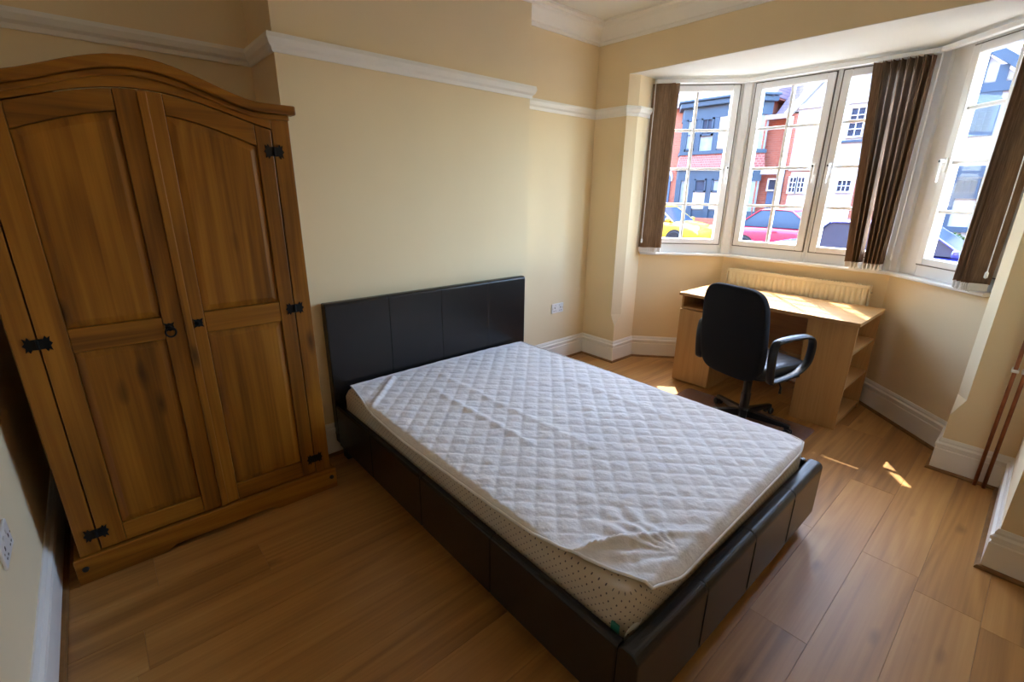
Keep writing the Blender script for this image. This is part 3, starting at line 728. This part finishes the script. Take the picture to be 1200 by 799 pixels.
# right shelf block, open towards the end of the desk
pn('front_panel', DX0, DX0+.016, DY0, -1.545, .001, .7115, 'z'); pn('side_panel', DX0+.0165, DX1, -1.561, -1.545, .001, .7115, 'z')
pn('back_panel', DX1-.016, DX1, DY0, -1.5615, .001, .7115, 'z')
for z in (.03, .275, .510): pn('shelf', DX0+.0165, DX1-.0165, DY0+.004, -1.5615, z, z+.016, 'x')
pn('plinth', DX0+.0165, DX1-.0165, DY0+.012, DY0+.026, .001, .029, 'x')
pn('modesty_panel', DX1-.06, DX1-.044, -1.5445, -.9525, .30, .7115, 'y')

# ------------------------------------------------------------------ radiator
ra = thing('radiator', (2.93, -1.205, .17), 'cream panel radiator under the bay window behind the desk', 'radiator')
RY0, RY1, RZ0, RZ1 = -1.715, -.70, .30, .872
nf = 30
def rp(a, c):
    ph = (a*nf) % 1; y = RY0+.012+(RY1-RY0-.024)*a
    k = max(0, min(1, (min(ph, 1-ph)-.12)/.10)); edge = max(0, min(1, min(c, 1-c)/.06))
    return (2.899-.007*k*edge, y, RZ0+.005+(RZ1-RZ0-.03)*c)
MB().grid(nf*10, 24, rp).build('front_panel', 'radiator_enamel', ra, smooth=True, recalc=False)
MB().box(2.938, 2.944, RY0+.01, RY1-.01, RZ0+.01, RZ1-.03).build('rear_panel', 'radiator_enamel', ra)
MB().box(2.890, 2.9465, RY0, RY0+.004, RZ0, RZ1).build('side_cover', 'radiator_enamel', ra, bevel=.0015)
MB().box(2.890, 2.9465, RY1-.004, RY1, RZ0, RZ1).build('side_cover', 'radiator_enamel', ra, bevel=.0015)
g = MB(); g.box(2.890, 2.894, RY0, RY1, RZ1-.022, RZ1); g.box(2.9425, 2.9465, RY0, RY1, RZ1-.022, RZ1)
g.build('top_rail', 'radiator_enamel', ra, bevel=.001)
g = MB()
for i in range(51): y = RY0+.015+i*.0195; g.box(2.894, 2.9425, y, y+.004, RZ1-.006, RZ1-.001)
g.build('grille', 'radiator_enamel', ra)
for y in (RY0+.2, RY1-.2): MB().box(2.947, 2.9795, y-.02, y+.02, .40, .80).build('bracket', 'radiator_enamel', ra)
MB().lathe([(.001, -.012), (.006, -.010), (.006, 0)], 8, (2.92, RY0-.001, RZ1-.05), 'y').build('bleed_valve', 'chrome', ra)
for y in (RY0-.02, RY1+.02):
    MB().tube([(2.92, y+(.022 if y < -1 else -.022), RZ0+.03), (2.92, y, RZ0+.03), (2.92, y, .0)], .008, 8).build('pipe_tail', 'copper_pipe', ra)

# ------------------------------------------------------------------ copper pipes on the right pier
for i, (y, lab) in enumerate(((-2.512, 'copper heating pipe nearer the window on the right pier'), (-2.548, 'copper heating pipe nearer the right edge of the photo on the pier'))):
    p = thing('heating_pipe', (XR-.045, y, 0), lab, 'pipe', 'copper pipes on the right pier')
    MB().tube([(XR-.045, y, .0), (XR-.045, y, .8), (XR-.045, y, 1.6), (XR-.045, y, ZC-.001)], .0085, 12).build('pipe', 'copper_pipe', p, smooth=True)
    for z in (.655, 1.75):
        MB().box(XR-.058, XR-.0005, y-.014, y+.014, z-.008, z+.008).build('clip', 'pipe_clip', p, bevel=.003)
# ------------------------------------------------------------------ sockets
def socket(origin, ux, nrm, label):
    ux = Vector(ux); nn = Vector(nrm); O = Vector(origin)
    T = lambda a, q, z: tuple(O+ux*a+nn*q+Vector((0, 0, z)))
    s = thing('wall_socket', O, label, 'socket')
    MB(T).box(-.073, .073, .0008, .010, -.043, .043).build('faceplate', 'socket_white', s, bevel=.004)
    for k in (-1, 1):
        c = k*.036
        MB(T).box(c-.004, c+.004, .0095, .0108, -.002, .010).build('pin_slot', 'plastic_black', s)
        for d in (-.011, .011): MB(T).box(c+d-.0045, c+d+.0045, .0095, .0108, -.024, -.019).build('pin_slot', 'plastic_black', s)
        MB(T).box(k*.022-.006, k*.022+.006, .010, .014, .018, .034).build('rocker_switch', 'socket_white', s, bevel=.0015)
    for c in (-.062, .062): MB(T).lathe([(.0035, .0098), (.0035, .0112), (.001, .0115)], 8, (c, 0, 0), 'y').build('screw', 'chrome', s)
    return s
socket((1.845, YB, .492), (1, 0, 0), (0, -1, 0), 'white double socket on the alcove wall beside the bed')
socket((XL, -.73, .505), (0, 1, 0), (1, 0, 0), 'white double socket on the left wall by the wardrobe')

# ------------------------------------------------------------------ chair mat and office chair
cm = MB().prism(rrect(1.18, 2.20, -1.745, -.845, .03, 4), 'z', .0006, .0032).build('floor_mat', 'vinyl_mat')
tag(cm, 'thin translucent mauve floor mat under the office chair', 'mat')
oc = thing('office_chair', (1.94, -1.37, 0), 'black swivel office chair with loop armrests at the desk', 'chair', rz=math.radians(-15))
LZ = .0035
st = MB().lathe([(.001, .05+LZ), (.044, .05+LZ), (.044, .085+LZ), (.034, .105+LZ), (.034, .11+LZ)], 20)
base = st.build('base_hub', 'plastic_black', oc, local=True)
for k in range(5):
    a = math.radians(73+72*k); ca, sa = math.cos(a), math.sin(a)
    T = lambda u, v, z, ca=ca, sa=sa: (ca*u-sa*v, sa*u+ca*v, z+LZ)
    m = MB(T); ringsL = []
    for u, hw, z0, z1 in ((.02, .026, .050, .098), (.10, .023, .052, .090), (.20, .019, .053, .080), (.262, .017, .054, .074), (.290, .015, .055, .070)):
        ringsL.append([(u, -hw, z0), (u, hw, z0), (u, hw*.8, z1), (u, -hw*.8, z1)])
    m.loft(ringsL); leg = m.build('leg', 'plastic_black', oc, local=True, bevel=.003)
    for sd in (-1, 1):
        w_ = MB(T); w_.lathe([(.004, 0), (.022, .001), (.0245, .005), (.0245, .013), (.020, .016), (.004, .017)], 16, (.278, sd*.0185-.0085, .0248), 'y'); w_.build('caster_wheel', 'plastic_black', leg, local=True, smooth=True)
    w_ = MB(T); w_.box(.258, .298, -.0095, .0095, .024, .052); w_.build('caster_fork', 'plastic_black', leg, local=True, bevel=.003)
MB().lathe([(.030, .11), (.030, .21), (.026, .22), (.026, .30), (.015, .302), (.015, .385)], 18).build('gas_column', 'plastic_black', oc, local=True)
MB().box(-.13, .13, -.085, .085, .375, .405).build('tilt_plate', 'plastic_black', oc, local=True, bevel=.006)
MB().tube([(.02, -.07, .385), (.0, -.20, .375), (-.02, -.235, .345), (-.035, -.245, .31)], [.005, .005, .006, .009], 8).build('height_lever', 'plastic_black', oc, local=True, smooth=True)
MB().sellip((.02, 0, .445), (.235, .235, .048), .45, .30, 40, 14, lambda x, y, z: (x, y, z-(.018*((x-.12)/.13)**2 if x > .12 else 0))).build('seat', 'seat_leather', oc, local=True, smooth=True)
MB().sellip((.02, 0, .412), (.225, .225, .022), .5, .30, 36, 8).build('seat_shell', 'plastic_black', oc, local=True, smooth=True)
def bk(x, y, z):
    t_ = (z-.66)/.29; w_ = 1.0-.05*max(0, t_)-.03*max(0, -t_)**2
    return (x-.03*t_+.35*y*y-.006, y*w_, z)
MB().sellip((-.238, 0, .668), (.036, .228, .288), .42, .32, 44, 30, bk).build('backrest', 'fabric_black', oc, local=True, smooth=True)
MB().tube([(.0, 0, .392), (-.16, 0, .392), (-.218, 0, .43), (-.228, 0, .56)], .012, 8, flat=(.032, .008)).build('back_bracket', 'plastic_black', oc, local=True)
for sd in (-1, 1):
    y = sd*.268; off = .02 if sd > 0 else 0
    pth = [(-.19, y, .43), (-.205, y, .56), (-.20, y, .645), (-.17, y*1.02, .672), (-.05, y*1.05, .683), (.06, y*1.05, .676), (.115, y*1.05, .652), (.135, y*1.04, .60), (.13, y*1.03, .52), (.10, y, .468), (.03, y, .438), (-.08, y, .424), (-.17, y, .420)]
    sm = []
    for i in range(len(pth)):
        p0, p1, p2, p3 = (Vector(pth[(i+k) % len(pth)]) for k in (-1, 0, 1, 2))
        for q in range(4):
            t_ = q/4; sm.append(.5*((2*p1)+(p2-p0)*t_+(2*p0-5*p1+4*p2-p3)*t_*t_+(3*p1-p0-3*p2+p3)*t_**3))
    MB().tube(sm, .02, 10, closed=True, flat=(.027, .012)).build('armrest', 'plastic_black', oc, local=True, smooth=True)
    MB().box(-.12, .10, min(sd*.19, sd*.262), max(sd*.19, sd*.262), .405, .418).build('arm_bracket', 'plastic_black', oc, local=True)

# ------------------------------------------------------------------ outside: street
GZ = -.42
struct(MB().box(3.3, 70, -70, 90, GZ-.3, GZ-.12).build('ground', 'paving'), 'ground outside', 'ground')
struct(MB().box(8.3, 16.4, -70, 90, GZ-.119, GZ).build('road', 'tarmac'), 'grey tarmac street outside the window', 'road')
struct(MB().box(3.4, 8.29, -70, 90, GZ-.119, GZ+.08).build('pavement_near', 'tarmac'), 'pavement on the near side of the street', 'pavement')
struct(MB().box(16.41, 24, -70, 90, GZ-.119, GZ+.08).build('pavement_far', 'paving'), 'pavement on the far side of the street', 'pavement')

# ------------------------------------------------------------------ cars
def car(name, loc, rz, paint, label, L, W, H, belt, hood, cab, deck, wr=.30, ax=(.62, .80)):
    # local x forwards, origin on the ground at the middle; cab = (rear glass base, roof rear, roof front, windscreen base) as x
    c = thing(name, loc, label, 'car', rz=rz); h = L/2; w2 = W/2
    def sec(x, w_, zt, zsh):
        return [(x, -w_*.86, .20), (x, w_*.86, .20), (x, w_*.97, .34), (x, w_, .55), (x, w_*.985, zsh-.06), (x, w_*.92, zsh), (x, w_*.70, zt), (x, -w_*.70, zt), (x, -w_*.92, zsh), (x, -w_*.985, zsh-.06), (x, -w_, .55), (x, -w_*.97, .34)]
    st_ = [(-h, w2*.80, deck-.22, deck-.26), (-h+.07, w2*.90, deck-.06, deck-.10), (-h+.25, w2*.97, deck, deck-.04), (cab[0], w2, belt+.01, belt-.02), ((cab[1]+cab[2])/2, w2, belt+.01, belt-.02), (cab[3], w2, belt+.0, belt-.04),
           (h-.55, w2*.97, hood, hood-.07), (h-.22, w2*.92, hood-.08, hood-.15), (h-.06, w2*.84, hood-.22, hood-.27), (h, w2*.74, hood-.34, hood-.38)]
    body = MB().loft([sec(*s_) for s_ in st_]).build('body', paint, c, local=True, bevel=.02, smooth=True)
    wb, wt = w2*.93, w2*.74
    g_ = MB().loft([[(cab[0], -wb*.94, belt), (cab[0], wb*.94, belt), (cab[0]+.02, wb*.92, belt+.01), (cab[0]+.02, -wb*.92, belt+.01)],
                    [(cab[0]+.05, -wb, belt), (cab[0]+.05, wb, belt), (cab[1], wt, H-.05), (cab[1], -wt, H-.05)],
                    [(cab[3]-.05, -wb, belt), (cab[3]-.05, wb, belt), (cab[2], wt, H-.05), (cab[2], -wt, H-.05)],
                    [(cab[3], -wb*.94, belt), (cab[3], wb*.94, belt), (cab[3]-.02, wb*.92, belt+.01), (cab[3]-.02, -wb*.92, belt+.01)]])
    g_.build('window_glass', 'car_glass', c, local=True)
    rf = MB(); rr = []
    for x, z, s_ in ((cab[1]-.06, H-.075, .98), (cab[1]+.06, H-.02, 1.0), ((cab[1]+cab[2])/2, H, 1.02), (cab[2]-.06, H-.02, 1.0), (cab[2]+.06, H-.075, .98)):
        rr.append([(x, -wt*s_-.02, z-.045), (x, wt*s_+.02, z-.045), (x, wt*s_, z-.012), (x, wt*.5, z), (x, -wt*.5, z), (x, -wt*s_, z-.012)])
    rf.loft(rr).build('roof', paint, c, local=True, smooth=True)
    mid = (cab[1]+cab[2])/2-.1
    for sd in (-1, 1):
        for (xa, xb, r_) in ((cab[0]+.03, cab[1], .045), (cab[3]-.03, cab[2], .03), (mid, mid+.02, .035)):
            MB().tube([(xa, sd*(wb+.004), belt-.02), (xb, sd*(wt+.006), H-.05)], r_, 6, flat=(r_, .015)).build('pillar', paint, c, local=True)
        m_ = MB().sellip((cab[3]-.18, sd*(w2+.07), belt+.06), (.06, .09, .065), .6, .6, 14, 8); m_.build('mirror', paint, c, local=True, smooth=True)
        MB().box(mid+.16, mid+.30, min(sd*w2, sd*(w2+.02)), max(sd*w2, sd*(w2+.02)), belt-.13, belt-.10).build('door_handle', paint, c, local=True, bevel=.005)
        MB().sellip((h-.14, sd*w2*.70, hood-.17), (.10, .10, .085), .8, .8, 12, 8).build('headlamp', 'lamp_lens', c, local=True, smooth=True)
        MB().sellip((-h+.07, sd*w2*.80, deck-.16), (.06, .06, .12), .8, .8, 12, 8).build('tail_lamp', 'tail_lens', c, local=True, smooth=True)
        for xw in (-h+ax[0], h-ax[1]):
            MB().lathe([(.001, -.012), (wr+.055, -.012), (wr+.055, .012), (.001, .012)], 24, (xw, sd*(w2-.005), wr+.01), 'y').build('wheel_arch', 'tyre', c, local=True)
            t_ = MB().lathe([(wr*.62, -.05), (wr*.92, -.06), (wr, -.03), (wr, .03), (wr*.92, .06), (wr*.62, .05)], 26, (xw, sd*(w2-.025), wr), 'y').build('wheel', 'tyre', c, local=True)
            MB().lathe([(.001, -.046), (wr*.2, -.05), (wr*.64, -.036), (wr*.66, 0), (wr*.64, .036), (wr*.2, .05), (.001, .046)], 20, (xw, sd*(w2-.025), wr), 'y').build('hub_cap', 'rim', t_, local=True)
            for k in range(7):
                a_ = 2*PI*k/7; u_ = Vector((math.cos(a_), 0, math.sin(a_))); cx_ = Vector((xw, sd*(w2+.026), wr)); 
                MB().tube([cx_+u_*wr*.24, cx_+u_*wr*.56], .014, 4).build('spoke_gap', 'tyre', t_, local=True)
    for xe, zz in ((h-.01, .33), (-h+.01, .33)):
        MB().box(min(xe, xe-.02*math.copysign(1, xe)), max(xe, xe-.02*math.copysign(1, xe)), -.26, .26, zz-.03, zz+.08).build('number_plate', 'lamp_lens', c, local=True)
    return c
FWD = -PI/2
car('parked_car', (15.4, 7.55, GZ), FWD, 'car_yellow', 'small yellow hatchback parked across the street', 3.55, 1.63, 1.49, .93, .90, (-1.52, -.82, .08, .86), .92)
car('parked_car', (15.4, 3.00, GZ), FWD, 'car_red', 'small red hatchback parked across the street', 3.55, 1.63, 1.49, .93, .90, (-1.52, -.82, .08, .86), .92)
car('parked_car', (10.2, -.55, GZ), FWD, 'car_blue', 'blue car parked nearest the window', 4.25, 1.76, 1.46, .95, .93, (-1.45, -1.0, .38, 1.12), .98, wr=.32, ax=(.78, .88))

# ------------------------------------------------------------------ houses across the street
FX = 19.0
def house(name, loc, label): return thing(name, loc, label, 'house')
def hwin(par, x, y0, y1, z0, z1, cols, rows, fm='paint_white', gm='house_glass', fw=.06, bw=.03):
    f = MB(); f.box(x-.06, x+.05, y0-fw, y0, z0-fw, z1+fw); f.box(x-.06, x+.05, y1, y1+fw, z0-fw, z1+fw); f.box(x-.06, x+.05, y0, y1, z0-fw, z0); f.box(x-.06, x+.05, y0, y1, z1, z1+fw)
    for i in range(1, cols): y = y0+(y1-y0)*i/cols; f.box(x-.05, x+.04, y-bw/2, y+bw/2, z0, z1)
    for i in range(1, rows): z = z0+(z1-z0)*i/rows; f.box(x-.045, x+.035, y0, y1, z-bw/2, z+bw/2)
    o = f.build('window', fm, par)
    for i in range(cols):
        for j in range(rows):
            ya = y0+(y1-y0)*i/cols; yb = y0+(y1-y0)*(i+1)/cols; za = z0+(z1-z0)*j/rows; zb = z0+(z1-z0)*(j+1)/rows
            MB().box(x-.01, x+.01, ya+bw/2, yb-bw/2, za+bw/2, zb-bw/2).build('pane', gm, o)
    return o
def pb(par, nm, mt_, x0, x1, y0, y1, z0, z1, bevel=0): return MB().box(x0, x1, y0, y1, z0, z1).build(nm, mt_, par, bevel=bevel)
G0 = GZ+.08
# house A: red brick with a two-storey blue timber bay
ha = house('terraced_house', (FX, 9, G0), 'red brick house with a blue timbered two-storey bay window')
pb(ha, 'wall', 'brick_red', FX, FX+8, 5.9, 13.2, G0, 5.05)
pb(ha, 'side_wall', 'brick_red', FX+.3, FX+8, 4.97, 5.9, G0, 4.2)
pb(ha, 'pilaster', 'brick_red', FX-.12, FX+.02, 5.78, 6.08, G0, 4.75)
MB().prism([(FX-.3, 4.95), (FX+4, 7.6), (FX+8.2, 4.95)], 'y', 5.6, 13.3).build('roof', 'roof_tile', ha)
pb(ha, 'gable_wall', 'brick_red', FX+.35, FX+2.0, 5.63, 6.3, 4.9, 6.2)
pb(ha, 'chimney', 'brick_red', FX+3.4, FX+4.4, 9.8, 10.8, 6.6, 8.8)
pb(ha, 'gutter', 'paint_white', FX-.15, FX+.05, 4.95, 5.92, 4.17, 4.32)
pb(ha, 'drainpipe', 'paint_white', FX-.10, FX, 4.86, 4.97, G0, 4.2)
# bay, projecting 0.7 m
bxf = FX-.7
kx = (bxf+1.14)/(FX+1.14)
def by(y): return -2.49+(y+2.49)*kx
def bz(z): return 1.473+(z-1.473)*kx
def bpoly(ex=0): return [(FX, by(9.75)+ex), (bxf-ex, by(9.25)+ex*.5), (bxf-ex, by(6.55)-ex*.5), (FX, by(6.0)-ex)]
MB().prism(bpoly(.02), 'z', bz(2.0), bz(2.45)).build('bay_beam', 'timber_blue', ha)
MB().prism(bpoly(.0), 'z', G0, bz(.80)).build('bay_base', 'timber_blue', ha)
MB().prism(bpoly(-.03), 'z', bz(.78), bz(2.1)).build('bay_panel', 'net_curtain', ha)
MB().prism(bpoly(-.03), 'z', bz(3.1), bz(4.7)).build('bay_upper_panel', 'net_curtain', ha)
# tile-hung apron
MB().loft([[(x, y, bz(2.45)) for x, y in bpoly(.10)], [(x, y, bz(3.08)) for x, y in bpoly(.0)]]).build('tile_apron', 'hung_tile', ha)
MB().prism(bpoly(.06), 'z', bz(3.06), bz(3.20)).build('bay_sill', 'timber_blue', ha)
MB().prism(bpoly(.05), 'z', bz(4.45), bz(4.90)).build('bay_frieze', 'timber_blue', ha)
MB().prism(bpoly(.22), 'z', bz(4.90), bz(5.10)).build('bay_cornice', 'timber_blue', ha, bevel=.03)
MB().prism(bpoly(.30), 'z', bz(5.10), bz(5.20)).build('bay_roof', 'timber_blue', ha, bevel=.03)
for yy in (9.20, 8.55, 7.77, 7.05, 6.60):
    pb(ha, 'bay_post', 'timber_blue', bxf-.04, bxf+.06, by(yy)-.10, by(yy)+.10, bz(3.18), bz(4.5)); pb(ha, 'bay_post', 'timber_blue', bxf-.04, bxf+.06, by(yy)-.11, by(yy)+.11, G0, bz(2.05))
hwin(ha, bxf-.012, by(8.42), by(7.90), bz(3.85), bz(4.40), 2, 1, 'timber_blue'); hwin(ha, bxf-.012, by(9.08), by(8.68), bz(3.3), bz(4.40), 1, 2, 'timber_blue', 'net_curtain')
pb(ha, 'render_panel', 'render_white', bxf-.035, bxf+.01, by(7.65), by(7.17), bz(3.25), bz(4.45))
hwin(ha, bxf-.012, by(8.42), by(7.90), bz(1.60), bz(2.02), 1, 1, 'timber_blue'); hwin(ha, bxf-.012, by(7.63), by(7.18), bz(1.60), bz(2.02), 1, 1, 'timber_blue', 'net_curtain')
pb(ha, 'render_panel', 'render_white', bxf-.035, bxf+.01, by(8.44), by(7.88), bz(.85), bz(1.54)); pb(ha, 'render_panel', 'render_white', bxf-.035, bxf+.01, by(7.65), by(7.16), bz(.85), bz(1.54))
# arched doorway left of the bay
MB().prism([(9.62, G0)]+[(9.80+.20*math.cos(PI*i/10)*-1, 2.10+.22*math.sin(PI*i/10)) for i in range(11)]+[(10.0, G0)], 'x', FX-.05, FX+.02).build('arched_door', 'door_blue', ha)
MB().prism([(9.52, 2.0)]+[(9.80-.30*math.cos(PI*i/10), 2.15+.34*math.sin(PI*i/10)) for i in range(11)]+[(10.08, 2.0)], 'x', FX-.04, FX-.01).build('door_arch', 'render_white', ha)
# recessed front door
pb(ha, 'porch_lintel', 'render_white', FX-.06, FX+.02, 5.03, 5.80, 2.22, 2.42)
dd = pb(ha, 'front_door', 'door_blue', FX+.18, FX+.28, 5.10, 5.45, G0, 2.08); hwin(ha, FX+.17, 5.17, 5.42, 1.66, 2.02, 1, 1)
pb(ha, 'garden_wall', 'brick_red', 17.3, 17.5, 4.8, 13, G0, .55)
# house B: white rendered gable
hb = house('terraced_house', (FX, 3.4, G0), 'white rendered gabled house with white sash windows')
MB().prism([(FX+.02, 4.25), (FX+4, 7.4), (FX+7.9, 4.25)], 'y', 1.95, 5.59).build('main_roof', 'roof_tile', hb)
pb(hb, 'ground_wall', 'brick_red', FX+.02, FX+7, 1.95, 4.84, G0, 2.35)
pb(hb, 'upper_wall', 'render_white', FX-.05, FX+7, 1.95, 4.72, 2.33, 4.35)
pb(hb, 'brick_strip', 'brick_red', FX-.03, FX+7, 4.725, 4.96, 2.36, 4.30)
MB().prism([(1.85, 4.35), (4.85, 4.35), (3.38, 6.0)], 'x', FX-.04, FX+7).build('gable_wall', 'render_white', hb)
def barge(par, y0, z0, y1, z1, mt_, x0, x1, th=.24):
    d = Vector((y1-y0, z1-z0)).normalized(); nn = Vector((-d.y, d.x)); nn = nn if nn.y > 0 else -nn
    q = [(y0, z0), (y1, z1), (y1+nn.x*th, z1+nn.y*th), (y0+nn.x*th, z0+nn.y*th)]
    return MB().prism(q, 'x', x0, x1).build('bargeboard', mt_, par)
barge(hb, 4.98, 4.18, 3.38, 6.05, 'paint_white', FX-.20, FX-.06); barge(hb, 1.75, 4.18, 3.38, 6.05, 'paint_white', FX-.20, FX-.06)
for s_ in (1, -1):
    y0 = 3.38+s_*1.72; q = [(y0, 4.26), (3.38, 6.25), (3.38, 6.42), (y0, 4.43)]
    MB().prism([(a_, b_-.10) for a_, b_ in q], 'x', FX-.05, FX+7).build('roof_slope', 'roof_tile', hb)
pb(hb, 'band', 'paint_white', FX-.12, FX-.04, 1.95, 4.72, 4.42, 4.58); pb(hb, 'band', 'timber_blue', FX-.13, FX-.04, 2.2, 3.25, 3.20, 3.27)
for y in (2.62, 3.02, 3.75): pb(hb, 'gable_board', 'paint_white', FX-.09, FX-.03, y-.06, y+.06, 4.58, 5.3)
hwin(hb, FX-.07, 2.66, 3.05, 3.40, 4.26, 2, 4); hwin(hb, FX-.07, 2.28, 2.52, 3.40, 4.26, 1, 2, gm='net_curtain')
hwin(hb, FX-.07, 4.10, 4.30, 1.58, 2.08, 2, 3); hwin(hb, FX-.07, 4.38, 4.58, 1.58, 2.08, 2, 3)
pb(hb, 'window_bay', 'paint_white', FX-.02, FX+.03, 3.6, 4.62, .55, 2.28)
pb(hb, 'door_case', 'paint_white', FX-.03, FX+.02, 2.53, 3.28, G0, 2.33); hwin(hb, FX-.06, 2.64, 3.02, 1.62, 1.97, 3, 2)
pb(hb, 'door_panel', 'paint_white', FX-.08, FX-.02, 2.66, 3.0, .6, 1.45, bevel=.02)
# house C: half-timbered
hc = house('terraced_house', (FX, -1.2, G0), 'half-timbered house with blue beams and small-paned windows')
pb(hc, 'ground_wall', 'render_white', FX, FX+7, -4.4, 1.2, G0, 2.05)
pb(hc, 'link_wall', 'brick_red', FX+.25, FX+7, 1.2, 1.95, G0, 4.2); pb(hc, 'link_door', 'door_blue', FX+.2, FX+.26, 1.35, 1.75, G0, 1.75)
pb(hc, 'upper_wall', 'render_white', FX-.02, FX+7, -4.4, 1.2, 2.3, 4.6)
MB().prism([(-.95, 4.55), (1.42, 4.55), (.35, 5.60)], 'x', FX-.02, FX+3).build('gable_wall', 'render_white', hc)
barge(hc, -1.02, 4.60, .35, 5.63, 'timber_blue', FX-.20, FX-.03, .24); barge(hc, 1.50, 4.42, .352, 5.63, 'timber_blue', FX-.22, FX-.05, .24)
MB().prism([(FX-.03, 4.62), (FX+3.6, 7.1), (FX+7.2, 4.62)], 'y', -4.5, 1.25).build('roof', 'roof_tile', hc)
pb(hc, 'beam', 'timber_blue', FX-.12, FX-.02, -4.4, 1.2, 4.34, 4.58); pb(hc, 'beam', 'timber_blue', FX-.12, FX-.01, -4.4, 1.2, 2.03, 2.36)
for y0, y1, zt_ in ((-.06, .11, 5.36), (-.52, -.31, 5.02), (.55, .72, 5.28)): pb(hc, 'post', 'timber_blue', FX-.09, FX-.01, y0, y1, 4.58, zt_)
hwin(hc, FX-.06, -.44, .03, 3.30, 4.02, 3, 4, 'timber_blue', fw=.12); pb(hc, 'window_head', 'timber_blue', FX-.10, FX-.01, -.52, .12, 4.05, 4.34)
hwin(hc, FX-.05, -1.9, -1.1, 3.30, 4.1, 3, 3, 'timber_blue')
hwin(hc, FX-.05, -.56, -.10, 1.60, 1.95, 3, 2, 'timber_blue'); hwin(hc, FX-.05, .05, .28, 1.60, 1.95, 2, 2, 'timber_blue'); hwin(hc, FX-.05, -1.3, -.75, 1.60, 1.95, 3, 2, 'timber_blue')
pb(hc, 'rail', 'timber_blue', FX-.09, FX-.01, -1.5, 1.2, 1.43, 1.54); pb(hc, 'rail', 'timber_blue', FX-.09, FX-.01, -1.5, 1.2, .44, .60)
for y in (-.09, -.75, .6): pb(hc, 'post', 'timber_blue', FX-.08, FX-.01, y-.06, y+.06, .6, 1.43)
# hedge in front of house C
hd = MB(); hr = random.Random(5)
for i in range(700):
    x = 17.4+hr.uniform(-.3, .3); y = -.62+hr.uniform(-.55, .32); top = .52-.5*abs(y+.5); z = hr.uniform(G0, max(G0+.1, top)); a = hr.uniform(0, PI); b_ = hr.uniform(-.8, .8); s_ = .07
    dx, dy, dz = math.cos(a)*s_, math.sin(a)*s_, b_*s_
    hd.add([(x-dx, y-dy, z-dz), (x+dy*.4, y-dx*.4, z), (x+dx, y+dy, z+dz), (x-dy*.4, y+dx*.4, z+.02)], [(0, 1, 2, 3)])
hg = thing('hedge', (17.4, -.7, G0), 'small green shrub in front of the half-timbered house', 'shrub')
fo = hd.build('foliage', 'leaf', hg, recalc=False); fo['kind'] = 'stuff'
MB().tube([(17.4, -.7, G0), (17.4, -.68, .2)], .03, 6).build('stem', 'wood_base', hg)
